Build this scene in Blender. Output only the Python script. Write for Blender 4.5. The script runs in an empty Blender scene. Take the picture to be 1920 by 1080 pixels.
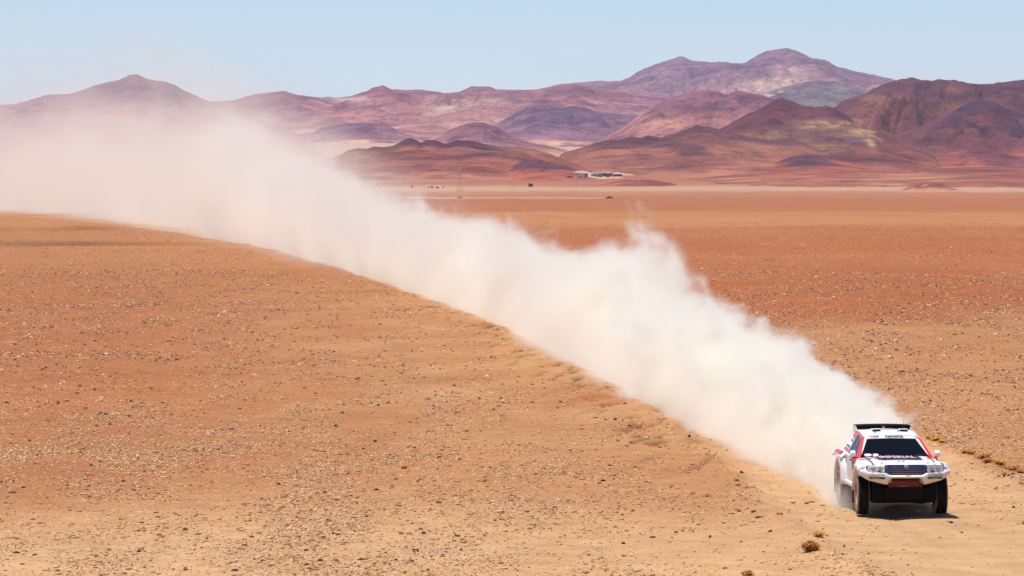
import bpy, bmesh, math, random
import numpy as np
from mathutils import Vector, Matrix
R = math.radians
random.seed(7)
rng = np.random.default_rng(11)
scene = bpy.context.scene
C = scene.collection

# ------------------------------------------------------------------ camera
F_PX = 8000.0                 # focal length in pixels of a 1920 px wide frame (150 mm on full frame)
CAM_H = 7.24
HORIZON = 335.0
cam_d = bpy.data.cameras.new("camera")
cam_d.sensor_width = 36.0
cam_d.lens = F_PX / 1920 * 36
cam_d.clip_start = 0.5
cam_d.clip_end = 90000
cam = bpy.data.objects.new("camera", cam_d)
cam.location = (0, 0, CAM_H)
cam.rotation_euler = (R(90) - math.atan((540 - HORIZON) / F_PX), 0, 0)
C.objects.link(cam)
scene.camera = cam

# ------------------------------------------------------------------ light
SUN_ELEV, SUN_AZ = R(78), R(268)      # azimuth clockwise from +Y: the sun stands high on the left
world = bpy.data.worlds.new("World")
scene.world = world
world.use_nodes = True
wn = world.node_tree.nodes; wl = world.node_tree.links
wn.clear()
sky = wn.new("ShaderNodeTexSky"); sky.sky_type = 'NISHITA'; sky.sun_disc = False
sky.sun_elevation = SUN_ELEV; sky.sun_rotation = SUN_AZ
sky.altitude = 2400; sky.air_density = 1.0; sky.dust_density = 0.0; sky.ozone_density = 5.0
bg = wn.new("ShaderNodeBackground"); bg.inputs[1].default_value = 0.115
wo = wn.new("ShaderNodeOutputWorld")
wl.new(sky.outputs[0], bg.inputs[0]); wl.new(bg.outputs[0], wo.inputs[0])
sd = bpy.data.lights.new("sun", 'SUN'); sd.energy = 5.0; sd.angle = R(0.53); sd.color = (1.0, 0.955, 0.88)
sun = bpy.data.objects.new("sun", sd); C.objects.link(sun)
sdir = Vector((math.sin(SUN_AZ) * math.cos(SUN_ELEV), math.cos(SUN_AZ) * math.cos(SUN_ELEV), math.sin(SUN_ELEV)))
sun.rotation_euler = sdir.to_track_quat('Z', 'Y').to_euler()
sun.location = sdir * 200
vs = scene.view_settings
scene.display_settings.display_device = 'sRGB'
vs.view_transform = 'Standard'; vs.look = 'None'; vs.exposure = 0.14; vs.gamma = 1.0; vs.use_curve_mapping = False
cy = scene.cycles
cy.use_denoising = True
cy.max_bounces = 12; cy.diffuse_bounces = 3; cy.glossy_bounces = 3; cy.transmission_bounces = 4
cy.volume_bounces = 9; cy.transparent_max_bounces = 12
cy.volume_max_steps = 512; cy.volume_step_rate = 1.0
cy.caustics_reflective = False; cy.caustics_refractive = False

# ------------------------------------------------------------------ helpers
def tag(o, label=None, cat=None, group=None, kind=None):
    if label: o['label'] = label
    if cat: o['category'] = cat
    if group: o['group'] = group
    if kind: o['kind'] = kind
    return o

def empty(name, loc=(0, 0, 0), rz=0.0):
    o = bpy.data.objects.new(name, None); o.location = loc; o.rotation_euler = (0, 0, rz)
    o.empty_display_size = 0.2
    C.objects.link(o); return o

def link(name, me, parent=None):
    o = bpy.data.objects.new(name, me); C.objects.link(o)
    if parent: o.parent = parent
    return o

def mesh(name, V, Fc, mats=None, parent=None, smooth=False, mi=None, loc=None, bevel=0, segs=2):
    me = bpy.data.meshes.new(name)
    me.from_pydata([tuple(map(float, v)) for v in V], [], [tuple(int(i) for i in f) for f in Fc])
    me.update()
    for m in (mats if isinstance(mats, (list, tuple)) else [mats]):
        if m: me.materials.append(m)
    if mi is not None:
        me.polygons.foreach_set('material_index', mi)
    if smooth:
        me.polygons.foreach_set('use_smooth', [True] * len(me.polygons))
    o = link(name, me, parent)
    if loc: o.location = loc
    if bevel:
        b = o.modifiers.new('bevel', 'BEVEL'); b.width = bevel; b.segments = segs; b.limit_method = 'ANGLE'; b.angle_limit = R(35)
    return o

def grid_mesh(name, X, Y, Z, mat, smooth=True, attrs=None, parent=None):
    """heightfield from 2-D arrays, fast"""
    n, m = X.shape
    co = np.stack([X, Y, Z], -1).reshape(-1, 3).astype(np.float32)
    i = np.arange(n * m).reshape(n, m)
    q = np.stack([i[:-1, :-1], i[:-1, 1:], i[1:, 1:], i[1:, :-1]], -1).reshape(-1, 4)
    me = bpy.data.meshes.new(name)
    me.vertices.add(len(co)); me.vertices.foreach_set('co', co.ravel())
    me.loops.add(q.size); me.loops.foreach_set('vertex_index', q.ravel().astype(np.int32))
    me.polygons.add(len(q)); me.polygons.foreach_set('loop_start', np.arange(0, q.size, 4, dtype=np.int32))
    me.polygons.foreach_set('use_smooth', np.full(len(q), smooth))
    me.update(calc_edges=True)
    for k, a in (attrs or {}).items():
        if a.ndim == 3:
            at = me.attributes.new(k, 'FLOAT_COLOR', 'POINT')
            c = np.ones((n * m, 4), np.float32); c[:, :3] = a.reshape(-1, 3); at.data.foreach_set('color', c.ravel())
        else:
            at = me.attributes.new(k, 'FLOAT', 'POINT'); at.data.foreach_set('value', a.astype(np.float32).ravel())
    me.materials.append(mat)
    return link(name, me, parent)

def srgb(r, g, b):
    f = lambda c: (c / 255 / 12.92) if c / 255 <= 0.04045 else ((c / 255 + 0.055) / 1.055) ** 2.4
    return (f(r), f(g), f(b))

# numpy gradient noise
def _hash(ix, iy, seed):
    h = (ix.astype(np.int64) * 374761393 + iy.astype(np.int64) * 668265263 + seed * 974634777) & 0xffffffff
    h = ((h ^ (h >> 13)) * 1274126177) & 0xffffffff
    h = (h ^ (h >> 16)) & 0xffffffff
    return h / 4294967296.0 * 2 * math.pi

def perlin(x, y, seed=0):
    x, y = np.broadcast_arrays(np.asarray(x, float), np.asarray(y, float))
    x0 = np.floor(x); y0 = np.floor(y); fx = x - x0; fy = y - y0
    u = fx * fx * fx * (fx * (fx * 6 - 15) + 10); v = fy * fy * fy * (fy * (fy * 6 - 15) + 10)
    def g(dx, dy):
        a = _hash(x0 + dx, y0 + dy, seed)
        return np.cos(a) * (fx - dx) + np.sin(a) * (fy - dy)
    return ((g(0, 0) * (1 - u) + g(1, 0) * u) * (1 - v) + (g(0, 1) * (1 - u) + g(1, 1) * u) * v) * 1.41

def fbm(x, y, octv=4, seed=0, gain=0.5, ridged=False):
    s = 0; a = 1; t = 0
    for k in range(octv):
        n = perlin(x * 2 ** k + 17.3 * k, y * 2 ** k - 9.1 * k, seed + k)
        if ridged: n = 1 - 2 * np.abs(n)
        s = s + a * n; t += a; a *= gain
    return s / t

def sstep(e0, e1, x):
    t = np.clip((x - e0) / (e1 - e0), 0, 1); return t * t * (3 - 2 * t)

# ------------------------------------------------------------------ terrain functions
# dirt track centre: (Y, X)
TRACK = np.array([(20, 12.2), (50, 11.2), (66, 10.6), (78, 9.9), (92, 9.0), (105, 8.6), (119, 8.2), (145, 6.9), (168, 5.4), (203, 2.9), (250, -1.2), (297, -6.3),
                  (360, -13), (429, -20.5), (560, -40), (724, -66), (900, -104), (1300, -190), (2000, -330)], float)
def track_x(Y):
    return np.interp(Y, TRACK[:, 0], TRACK[:, 1])
BASE = np.array([(0, 0), (500, 0), (900, -0.4), (1500, -2.3), (3000, -6.2), (5000, -8), (6000, -8.2), (6700, -5.5), (7300, 1), (8000, 11), (9000, 24),
                 (11000, 52), (14000, 117), (19000, 205), (25000, 300), (33000, 380), (60000, 380)], float)
def base_z(Y):
    return np.interp(Y, BASE[:, 0], BASE[:, 1])

def ground_z(X, Y, fine=True):
    X = np.asarray(X, float); Y = np.asarray(Y, float)
    d = np.sqrt(X * X + Y * Y)
    z = base_z(np.where(Y > 0, d, 0))
    near = sstep(60, 500, d)
    u = X - track_x(Y)
    off = sstep(4, 16, np.abs(u))
    z = z + fbm(X / 46 + 3.1, Y / 75, 3, 5) * (0.10 + 0.75 * near) * (0.35 + 0.65 * off) * (1 + 2 * sstep(900, 4000, d))
    z = z + fbm(X / 7.5, Y / 9, 3, 15) * 0.07 * off * (1 - sstep(500, 900, d))
    # low gravel terraces on the left plain
    for (y0, k, h) in ((470, -0.10, 0.45), (640, 0.12, 0.5), (770, 0.05, 0.5), (262, -0.2, 0.15)):
        yy = Y - y0 - k * X - 9 * fbm(X / 60 + y0, Y / 200, 2, 33)
        z = z + h * sstep(-5, 5, yy) * sstep(2, 14, -u) * (1 - sstep(20, 150, yy))
    if fine:
        m = (d < 700)
        if np.any(m):
            w = 3.05 + 0.35 * fbm(Y / 11, X * 0 + 2.2, 2, 41)
            au = np.abs(u)
            nb = fbm(X / 1.1, Y / 2.4, 3, 51)
            left = (u < 0)
            hb = np.where(left, 0.24, 0.20) * (0.65 + 0.7 * nb) * np.clip(0.75 + 0.9 * fbm(Y / 6.0, 0 * X, 2, 61), 0.1, 2)
            berm = hb * np.exp(-((au - w - 0.35) / 0.42) ** 2)
            # outer windrow thrown up on the left
            berm2 = np.where(left, 0.13 * np.clip(0.2 + 1.5 * fbm((X + 0.5 * Y) / 0.55, Y / 2.2, 3, 55, ridged=True), 0, 1.4) * np.exp(-((au - w - 1.6) / 0.9) ** 2) * sstep(95, 120, Y), 0)
            road = -0.055 * (1 - sstep(w - 0.5, w + 0.2, au))
            ruts = -0.035 * (np.exp(-((au - 0.82) / 0.22) ** 2)) + 0.012 * fbm(X / 0.6, Y / 5, 2, 71) * (au < 3)
            gv = np.exp(-((u + w + 1.1) / 1.2) ** 2) * sstep(100, 112, Y) * (1 - sstep(300, 340, Y)) * sstep(0.10, 0.30, fbm((X - 0.17 * Y) / 0.55, Y / 6.0, 3, 185))
            z = z + np.where(m, (berm + berm2 + road + ruts - 0.09 * gv) * (1 - sstep(450, 700, d)), 0)
    return z

def at(px, py, lift=0.0):
    """where the sight line through a pixel of the photograph meets the ground"""
    dx = (px - 960) / F_PX; dz = (HORIZON - py) / F_PX
    Y = np.concatenate([np.arange(40, 1200, 0.25), np.arange(1200, 9000, 5.0), np.arange(9000, 30000, 30.0)])
    z = CAM_H + dz * Y; g = ground_z(dx * Y, Y)
    k = int(np.argmax(z < g)) if np.any(z < g) else len(Y) - 1
    y = float(Y[k]); x = dx * y
    return Vector((x, y, float(ground_z(x, y)) + lift))

# ------------------------------------------------------------------ materials
class NT:
    def __init__(s, name):
        s.m = bpy.data.materials.new(name); s.m.use_nodes = True
        s.t = s.m.node_tree; s.t.nodes.clear()
        s.out = s.t.nodes.new('ShaderNodeOutputMaterial')
    def n(s, typ, ins=None, **kw):
        nd = s.t.nodes.new('ShaderNode' + typ)
        for k, v in kw.items(): setattr(nd, k, v)
        for k, v in (ins or {}).items():
            if isinstance(v, bpy.types.NodeSocket): s.t.links.new(v, nd.inputs[k])
            else:
                try: nd.inputs[k].default_value = v
                except Exception: nd.inputs[k].default_value = (*v, 1.0)
        return nd
    def math(s, op, a, b=0.0, c=None, clamp=False):
        ins = {0: a, 1: b}
        if c is not None: ins[2] = c
        return s.n('Math', ins, operation=op, use_clamp=clamp).outputs[0]
    def mix(s, f, a, b, blend='MIX'):
        nd = s.t.nodes.new('ShaderNodeMix'); nd.data_type = 'RGBA'; nd.blend_type = blend
        for sock, v in ((nd.inputs[0], f), (nd.inputs[6], a), (nd.inputs[7], b)):
            if isinstance(v, bpy.types.NodeSocket): s.t.links.new(v, sock)
            elif isinstance(v, (int, float)): sock.default_value = v
            else: sock.default_value = (*v[:3], 1.0)
        return nd.outputs[2]
    def ramp(s, f, stops):
        nd = s.t.nodes.new('ShaderNodeValToRGB'); s.t.links.new(f, nd.inputs[0])
        el = nd.color_ramp.elements
        while len(el) < len(stops): el.new(0.5)
        for e, (p, c) in zip(el, stops):
            e.position = p; e.color = (*c, 1) if not isinstance(c, (int, float)) else (c, c, c, 1)
        return nd.outputs[0]
    def noise(s, vec, scale, detail=3, rough=0.55, dist=0.0):
        nd = s.n('TexNoise', {'Scale': scale, 'Detail': detail, 'Roughness': rough, 'Distortion': dist})
        if vec is not None: s.t.links.new(vec, nd.inputs['Vector'])
        return nd.outputs[0]
    def pos(s, scale=None):
        g = s.n('NewGeometry').outputs['Position']
        if scale is None: return g
        return s.n('VectorMath', {0: g, 1: scale}, operation='MULTIPLY').outputs[0]
    def objc(s, scale=None):
        g = s.n('TexCoord').outputs['Object']
        if scale is None: return g
        return s.n('VectorMath', {0: g, 1: scale}, operation='MULTIPLY').outputs[0]
    def finish(s, color, rough=0.8, metal=0.0, bump=None, bstr=0.3, bdist=0.02, coat=0.0, spec=0.5):
        ins = {'Base Color': color, 'Roughness': rough, 'Metallic': metal, 'Specular IOR Level': spec, 'Coat Weight': coat, 'Coat Roughness': 0.08}
        p = s.n('BsdfPrincipled', ins)
        if bump is not None:
            b = s.n('Bump', {'Strength': bstr, 'Distance': bdist, 'Height': bump}); s.t.links.new(b.outputs[0], p.inputs['Normal'])
        s.t.links.new(p.outputs[0], s.out.inputs[0])
        return s.m

def m_simple(name, col, rough=0.6, metal=0.0, var=0.12, scale=6.0, coat=0.0, spec=0.5):
    t = NT(name); f = t.noise(t.objc(), scale, 4)
    c = t.mix(f, tuple(c * (1 - var) for c in col), tuple(min(1, c * (1 + var)) for c in col))
    return t.finish(c, rough, metal, coat=coat, spec=spec)

def m_ground():
    t = NT('desert_ground')
    att = t.n('Attribute', attribute_name='tone').outputs['Color']
    dens = t.n('Attribute', attribute_name='grit').outputs['Fac']
    P = t.pos()
    cd = t.n('VectorMath', {0: P}, operation='LENGTH').outputs['Value']
    n1 = t.noise(P, 0.9, 5, 0.6)
    n2 = t.noise(P, 7.0, 4, 0.65)
    n3 = t.noise(t.pos((0.35, 0.12, 0)), 1.0, 4, 0.6)
    n5 = t.noise(t.pos((0.05, 0.012, 0)), 1.0, 5, 0.6)
    c = t.mix(t.ramp(n1, [(0.3, 0.0), (0.7, 1.0)]), t.mix(1.0, att, (0.86, 0.84, 0.82), 'MULTIPLY'), t.mix(1.0, att, (1.12, 1.13, 1.14), 'MULTIPLY'))
    c = t.mix(t.ramp(n3, [(0.35, 0.0), (0.65, 0.5)]), c, t.mix(1.0, c, (0.86, 0.80, 0.76), 'MULTIPLY'))
    c = t.mix(t.ramp(n5, [(0.38, 0.0), (0.62, 0.5)]), c, t.mix(1.0, c, (0.84, 0.78, 0.76), 'MULTIPLY'))
    # small gravel below the size of the modelled stones
    v = t.n('TexVoronoi', {'Vector': P, 'Scale': 16.0, 'Randomness': 1.0}, feature='F1')
    vd = v.outputs['Distance']; vc = t.n('SeparateColor', {0: v.outputs['Color']}).outputs
    near = t.ramp(t.math('DIVIDE', cd, 400.0), [(0.25, 1.0), (1.0, 0.0)])
    pick = t.math('MULTIPLY', t.math('MULTIPLY', t.math('GREATER_THAN', vc[0], 0.62), t.math('LESS_THAN', vd, 0.34)), dens)
    stone = t.ramp(vc[1], [(0.0, (0.10, 0.055, 0.045)), (0.35, (0.22, 0.12, 0.08)), (0.6, (0.45, 0.28, 0.17)), (0.85, (0.62, 0.45, 0.32)), (1.0, (0.75, 0.62, 0.5))])
    c = t.mix(t.math('MULTIPLY', pick, 0.8), c, stone)
    # broader speckle so that far gravel still reads as gravel
    v2 = t.n('TexVoronoi', {'Vector': t.pos((1.6, 0.5, 1.6)), 'Scale': 3.0, 'Randomness': 1.0}, feature='F1')
    vc2 = t.n('SeparateColor', {0: v2.outputs['Color']}).outputs
    p2 = t.math('MULTIPLY', t.math('LESS_THAN', v2.outputs['Distance'], 0.3), dens)
    c = t.mix(t.math('MULTIPLY', p2, 0.5), c, t.ramp(vc2[1], [(0.0, (0.16, 0.075, 0.045)), (0.7, (0.30, 0.17, 0.10)), (1.0, (0.66, 0.48, 0.34))]))
    c = t.mix(t.math('MULTIPLY', t.ramp(n2, [(0.55, 0.0), (0.75, 0.5)]), dens), c, (0.24, 0.13, 0.085))
    h = t.math('ADD', t.math('MULTIPLY', n2, 0.6), t.math('MULTIPLY', n1, 1.2))
    h = t.math('ADD', h, t.math('MULTIPLY', pick, t.math('SUBTRACT', 0.5, vd)))
    return t.finish(c, 0.95, bump=h, bstr=0.5, bdist=0.03, spec=0.15)

def m_terrain(name, tint=1.0):
    t = NT(name)
    att = t.n('Attribute', attribute_name='tone').outputs['Color']
    rock = t.n('Attribute', attribute_name='rock').outputs['Fac']
    P = t.pos((0.001, 0.001, 0.0022))
    n1 = t.noise(P, 5.0, 8, 0.7, 0.6); n2 = t.noise(P, 16.0, 6, 0.7, 0.5)
    c = t.mix(t.ramp(n1, [(0.40, 0.0), (0.60, 1.0)]), t.mix(1.0, att, (0.68, 0.60, 0.72), 'MULTIPLY'), t.mix(1.0, att, (1.30, 1.30, 1.20), 'MULTIPLY'))
    f = t.math('MULTIPLY', t.ramp(n2, [(0.50, 0.0), (0.62, 1.0)]), rock)
    c = t.mix(t.math('MULTIPLY', f, 0.8), c, t.mix(1.0, c, (0.55, 0.50, 0.60), 'MULTIPLY'))
    n3 = t.noise(t.pos((0.001, 0.0006, 0.003)), 22.0, 6, 0.72, 0.8); n4 = t.noise(P, 2.2, 5, 0.6, 0.4)
    spots = t.math('MULTIPLY', t.math('MULTIPLY', t.ramp(n3, [(0.54, 0.0), (0.62, 1.0)]), t.ramp(n4, [(0.42, 0.15), (0.60, 1.0)])), rock)
    c = t.mix(t.math('MULTIPLY', spots, 0.75), c, t.mix(1.0, c, (0.46, 0.38, 0.52), 'MULTIPLY'))
    fans = t.math('MULTIPLY', t.ramp(n3, [(0.36, 1.0), (0.46, 0.0)]), t.ramp(n4, [(0.44, 1.0), (0.62, 0.1)]))
    c = t.mix(t.math('MULTIPLY', fans, 0.55), c, t.mix(1.0, c, (1.45, 1.42, 1.30), 'MULTIPLY'))
    h = t.math('ADD', n1, t.math('ADD', t.math('MULTIPLY', n2, 0.4), t.math('MULTIPLY', n3, 0.5)))
    return t.finish(c, 0.95, bump=h, bstr=0.6, bdist=40.0, spec=0.1)
# ------------------------------------------------------------------ ground
ILL = np.array([1.68, 1.70, 1.86])
def alb(r, g, b, k=1.0):
    return np.array(srgb(r, g, b)) / ILL * k

def ground_tone(X, Y):
    d = np.maximum(Y, 1.0)
    v = HORIZON + 57900.0 / d                      # how far down the plain, handy measure of nearness
    u = X - track_x(Y)
    def L(c): return np.array(c)[None, None, :]
    def mixc(a, b, f): return a * (1 - f[..., None]) + b * f[..., None]
    pale = alb(236, 188, 142); red = alb(198, 128, 82); tan = alb(212, 152, 104); deep = alb(196, 114, 66)
    road = alb(236, 192, 148); farp = alb(214, 150, 102); farr = alb(198, 124, 86); rim = alb(224, 178, 148)
    wob = 24 * fbm(X / 30, Y / 60, 3, 101) + 12 * fbm(X / 6, Y / 14, 3, 111)
    vl = v + wob * np.clip((v - 380) / 200, 0.04, 1.3)
    # left plain
    c = L(pale) + 0 * X[..., None]
    c = mixc(c, L(tan), 1 - sstep(880, 1040, vl + 0.10 * (X * 8)))
    c = mixc(c, L(red), 1 - sstep(770, 880, vl + 9 * X + 0 * vl))
    c = mixc(c, L(tan), (1 - sstep(440, 560, vl)) * 0.5)
    # right plain
    cr = L(alb(206, 148, 102)) + 0 * X[..., None]
    cr = mixc(cr, L(tan), (1 - sstep(700, 900, vl)) * 0.6)
    edge = 600 - (X - 20) * 1.6
    cr = mixc(cr, L(deep), 1 - sstep(-14, 10, vl - edge))
    cr = mixc(cr, L(alb(204, 130, 84)), (1 - sstep(485, 520, vl)) * 0.7)
    cr = mixc(cr, L(deep), sstep(440, 452, vl) * (1 - sstep(462, 490, vl)) * 0.5)
    c = mixc(c, cr, sstep(-2, 2, u))
    # far plain, bands
    w2 = 3.0 * fbm(X / 150, Y / 500, 2, 121)
    vf = v + w2
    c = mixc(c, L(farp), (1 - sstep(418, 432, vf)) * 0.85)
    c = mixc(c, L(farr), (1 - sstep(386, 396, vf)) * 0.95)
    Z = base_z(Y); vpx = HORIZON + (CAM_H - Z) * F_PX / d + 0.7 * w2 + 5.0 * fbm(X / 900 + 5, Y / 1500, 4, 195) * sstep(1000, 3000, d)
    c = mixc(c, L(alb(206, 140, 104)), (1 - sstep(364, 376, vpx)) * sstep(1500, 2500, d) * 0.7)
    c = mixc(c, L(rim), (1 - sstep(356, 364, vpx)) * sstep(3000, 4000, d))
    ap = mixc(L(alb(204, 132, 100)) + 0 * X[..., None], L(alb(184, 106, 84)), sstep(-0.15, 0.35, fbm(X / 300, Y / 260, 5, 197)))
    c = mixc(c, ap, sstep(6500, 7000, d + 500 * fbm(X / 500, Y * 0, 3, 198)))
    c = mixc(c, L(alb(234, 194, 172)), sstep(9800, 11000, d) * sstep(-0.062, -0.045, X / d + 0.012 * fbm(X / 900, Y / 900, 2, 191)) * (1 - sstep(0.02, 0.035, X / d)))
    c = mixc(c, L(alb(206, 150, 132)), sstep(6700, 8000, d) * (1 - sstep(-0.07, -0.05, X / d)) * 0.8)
    # long streaks
    st = fbm(X / 60, Y / 9 , 3, 131)
    c = c * (1 + 0.10 * st * (1 - sstep(300, 1400, d)))[..., None]
    st2 = fbm(X / 400, Y / 60, 3, 141)
    c = c * (1 + 0.10 * st2 * sstep(300, 900, d) * (1 - sstep(5000, 8000, d)))[..., None]
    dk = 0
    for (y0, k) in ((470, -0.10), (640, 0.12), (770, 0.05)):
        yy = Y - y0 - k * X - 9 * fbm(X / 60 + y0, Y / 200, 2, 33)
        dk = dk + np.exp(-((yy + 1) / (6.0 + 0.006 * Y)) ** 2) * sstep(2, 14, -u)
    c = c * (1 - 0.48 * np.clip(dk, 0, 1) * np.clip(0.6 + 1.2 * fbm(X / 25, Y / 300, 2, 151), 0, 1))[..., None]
    # dirt track
    w = 3.05 + 0.35 * fbm(Y / 11, X * 0 + 2.2, 2, 41)
    rm = 1 - sstep(w - 0.1, w + 0.45, np.abs(u) + 0.35 * fbm(X / 1.5, Y / 3, 2, 161))
    c = mixc(c, L(road), rm * (1 - sstep(500, 900, d)) * 0.9)
    c = np.where((np.abs(u) < w)[..., None], c * (1 + 0.07 * fbm(u * 2.2, Y / 14, 3, 163) + 0.05 * fbm(u * 0.9, Y / 3, 3, 164))[..., None], c)
    # soft sand swept clean beside the track
    sw = sstep(-22, -4, u) * (u < 0) * sstep(100, 120, Y) * (1 - sstep(200, 330, Y))
    c = mixc(c, L(alb(220, 168, 120)), np.clip(sw * (0.75 + fbm(X / 5, Y / 12, 3, 171)), 0, 1))
    grit = 1 - np.maximum(rm * 0.85, np.clip(sw, 0, 1) * 0.7)
    grit = grit * np.clip(0.66 + 1.0 * fbm(X / 9, Y / 26, 3, 181), 0.28, 1)
    # rut edges beside the track, their shade painted as dark brown bands
    rut_shade = np.exp(-((u + w + 1.1) / 1.2) ** 2) * sstep(100, 112, Y) * (1 - sstep(300, 340, Y))
    rut_shade = rut_shade * sstep(0.10, 0.30, fbm((X - 0.17 * Y) / 0.55, Y / 6.0, 3, 185))
    c = mixc(c, L(alb(132, 82, 50)), np.clip(rut_shade, 0, 1) * 0.9)
    return c, grit

th = np.concatenate([np.arange(-180, -10, 5.0), np.arange(-10, 10.001, 0.055), np.arange(15, 180.1, 5.0)])
rr = np.concatenate([np.geomspace(2, 40, 14, endpoint=False), np.geomspace(40, 700, 760, endpoint=False), np.geomspace(700, 62000, 170)])
TH, RR = np.meshgrid(np.radians(th), rr)
GX = RR * np.sin(TH); GY = RR * np.cos(TH)
GZ = ground_z(GX, GY)
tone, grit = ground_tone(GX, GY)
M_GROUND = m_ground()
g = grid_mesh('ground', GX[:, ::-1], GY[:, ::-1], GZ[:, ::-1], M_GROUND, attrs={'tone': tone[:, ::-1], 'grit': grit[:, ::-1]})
tag(g, kind='structure')
g['label'] = 'orange brown gravel desert plain with a pale dirt track'

# ------------------------------------------------------------------ loose gravel, too many to count
def scatter_gravel():
    base_ico = bmesh.new(); bmesh.ops.create_icosphere(base_ico, subdivisions=1, radius=1)
    iv = np.array([v.co[:] for v in base_ico.verts]); ifc = np.array([[v.index for v in f.verts] for f in base_ico.faces]); base_ico.free()
    ov = np.array([(1, 0, 0), (-1, 0, 0), (0, 1, 0), (0, -1, 0), (0, 0, 1), (0, 0, -0.3)], float)
    ofc = np.array([(0, 2, 4), (2, 1, 4), (1, 3, 4), (3, 0, 4)])
    Vs, Fs, Cs, base = [], [], [], 0
    pal = np.array([alb(*c) for c in ((250, 214, 176), (236, 190, 146), (214, 156, 110), (196, 130, 90), (166, 104, 76), (140, 90, 72), (108, 74, 70), (78, 58, 58))])
    for (y0, y1, n, s0, big, bv, bf) in ((72, 130, 26000, 0.017, 0.055, iv, ifc), (72, 150, 120000, 0.0125, 0.03, ov, ofc), (130, 330, 120000, 0.022, 0.085, ov, ofc), (330, 700, 34000, 0.038, 0.09, ov, ofc)):
        Y = np.sqrt(rng.uniform(y0 ** 2, y1 ** 2, n * 3)); X = rng.uniform(-0.135, 0.135, n * 3) * Y
        _, gr = ground_tone(X[None], Y[None]); gr = gr[0]
        clump = np.clip(0.50 + 1.7 * fbm(X / 2.6, Y / 9, 3, 201), 0.16, 1.3)
        keep = rng.random(n * 3) < gr * clump
        X, Y = X[keep][:n], Y[keep][:n]; n = len(X)
        Z = ground_z(X, Y)
        s = s0 * (1 + rng.pareto(2.8, n)); s = np.minimum(s, big)
        rot = rng.uniform(0, 2 * np.pi, n)
        sc = np.stack([s * rng.uniform(0.8, 1.7, n), s * rng.uniform(0.7, 1.2, n), s * rng.uniform(0.35, 0.85, n)], -1)
        nv = len(bv)
        jit = 1 + rng.uniform(-0.28, 0.28, (n, nv, 1))
        v = bv[None] * jit * sc[:, None, :]
        c, sn = np.cos(rot)[:, None], np.sin(rot)[:, None]
        vx = v[..., 0] * c - v[..., 1] * sn; vy = v[..., 0] * sn + v[..., 1] * c
        P = np.stack([vx + X[:, None], vy + Y[:, None], v[..., 2] + (Z + s * 0.12)[:, None]], -1)
        Vs.append(P.reshape(-1, 3)); Fs.append((bf[None] + (np.arange(n) * nv)[:, None, None] + base).reshape(-1, 3)); base += n * nv
        q = rng.random(n); k = np.minimum((q * 3.9).astype(int), 7)
        dark = rng.random(n) < 0.11; k[dark] = rng.integers(4, 8, dark.sum())
        if y0 > 100:
            k = np.where(rng.random(n) < 0.45, rng.integers(4, 8, n), k); k = np.where((k < 1) & (rng.random(n) < 0.7), 2, k)
        Cs.append(np.repeat(pal[k] * rng.uniform(0.8, 1.15, (n, 1)), nv, axis=0))
    V = np.concatenate(Vs).astype(np.float32); Fc = np.concatenate(Fs).astype(np.int32); Cc = np.concatenate(Cs)
    me = bpy.data.meshes.new('gravel')
    me.vertices.add(len(V)); me.vertices.foreach_set('co', V.ravel())
    me.loops.add(Fc.size); me.loops.foreach_set('vertex_index', Fc.ravel())
    me.polygons.add(len(Fc)); me.polygons.foreach_set('loop_start', np.arange(0, Fc.size, 3, dtype=np.int32))
    me.update(calc_edges=True)
    a = me.attributes.new('tone', 'FLOAT_COLOR', 'POINT'); cc = np.ones((len(V), 4), np.float32); cc[:, :3] = Cc; a.data.foreach_set('color', cc.ravel())
    t = NT('gravel_stone'); att = t.n('Attribute', attribute_name='tone').outputs['Color']
    f = t.noise(t.pos(), 30, 3); cmat = t.mix(f, t.mix(1.0, att, (0.8, 0.8, 0.8), 'MULTIPLY'), t.mix(1.0, att, (1.2, 1.2, 1.2), 'MULTIPLY'))
    me.materials.append(t.finish(cmat, 0.9, spec=0.2))
    o = link('gravel', me); tag(o, 'loose tan and dark gravel scattered over the desert floor', 'gravel', kind='stuff')
scatter_gravel()

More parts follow.
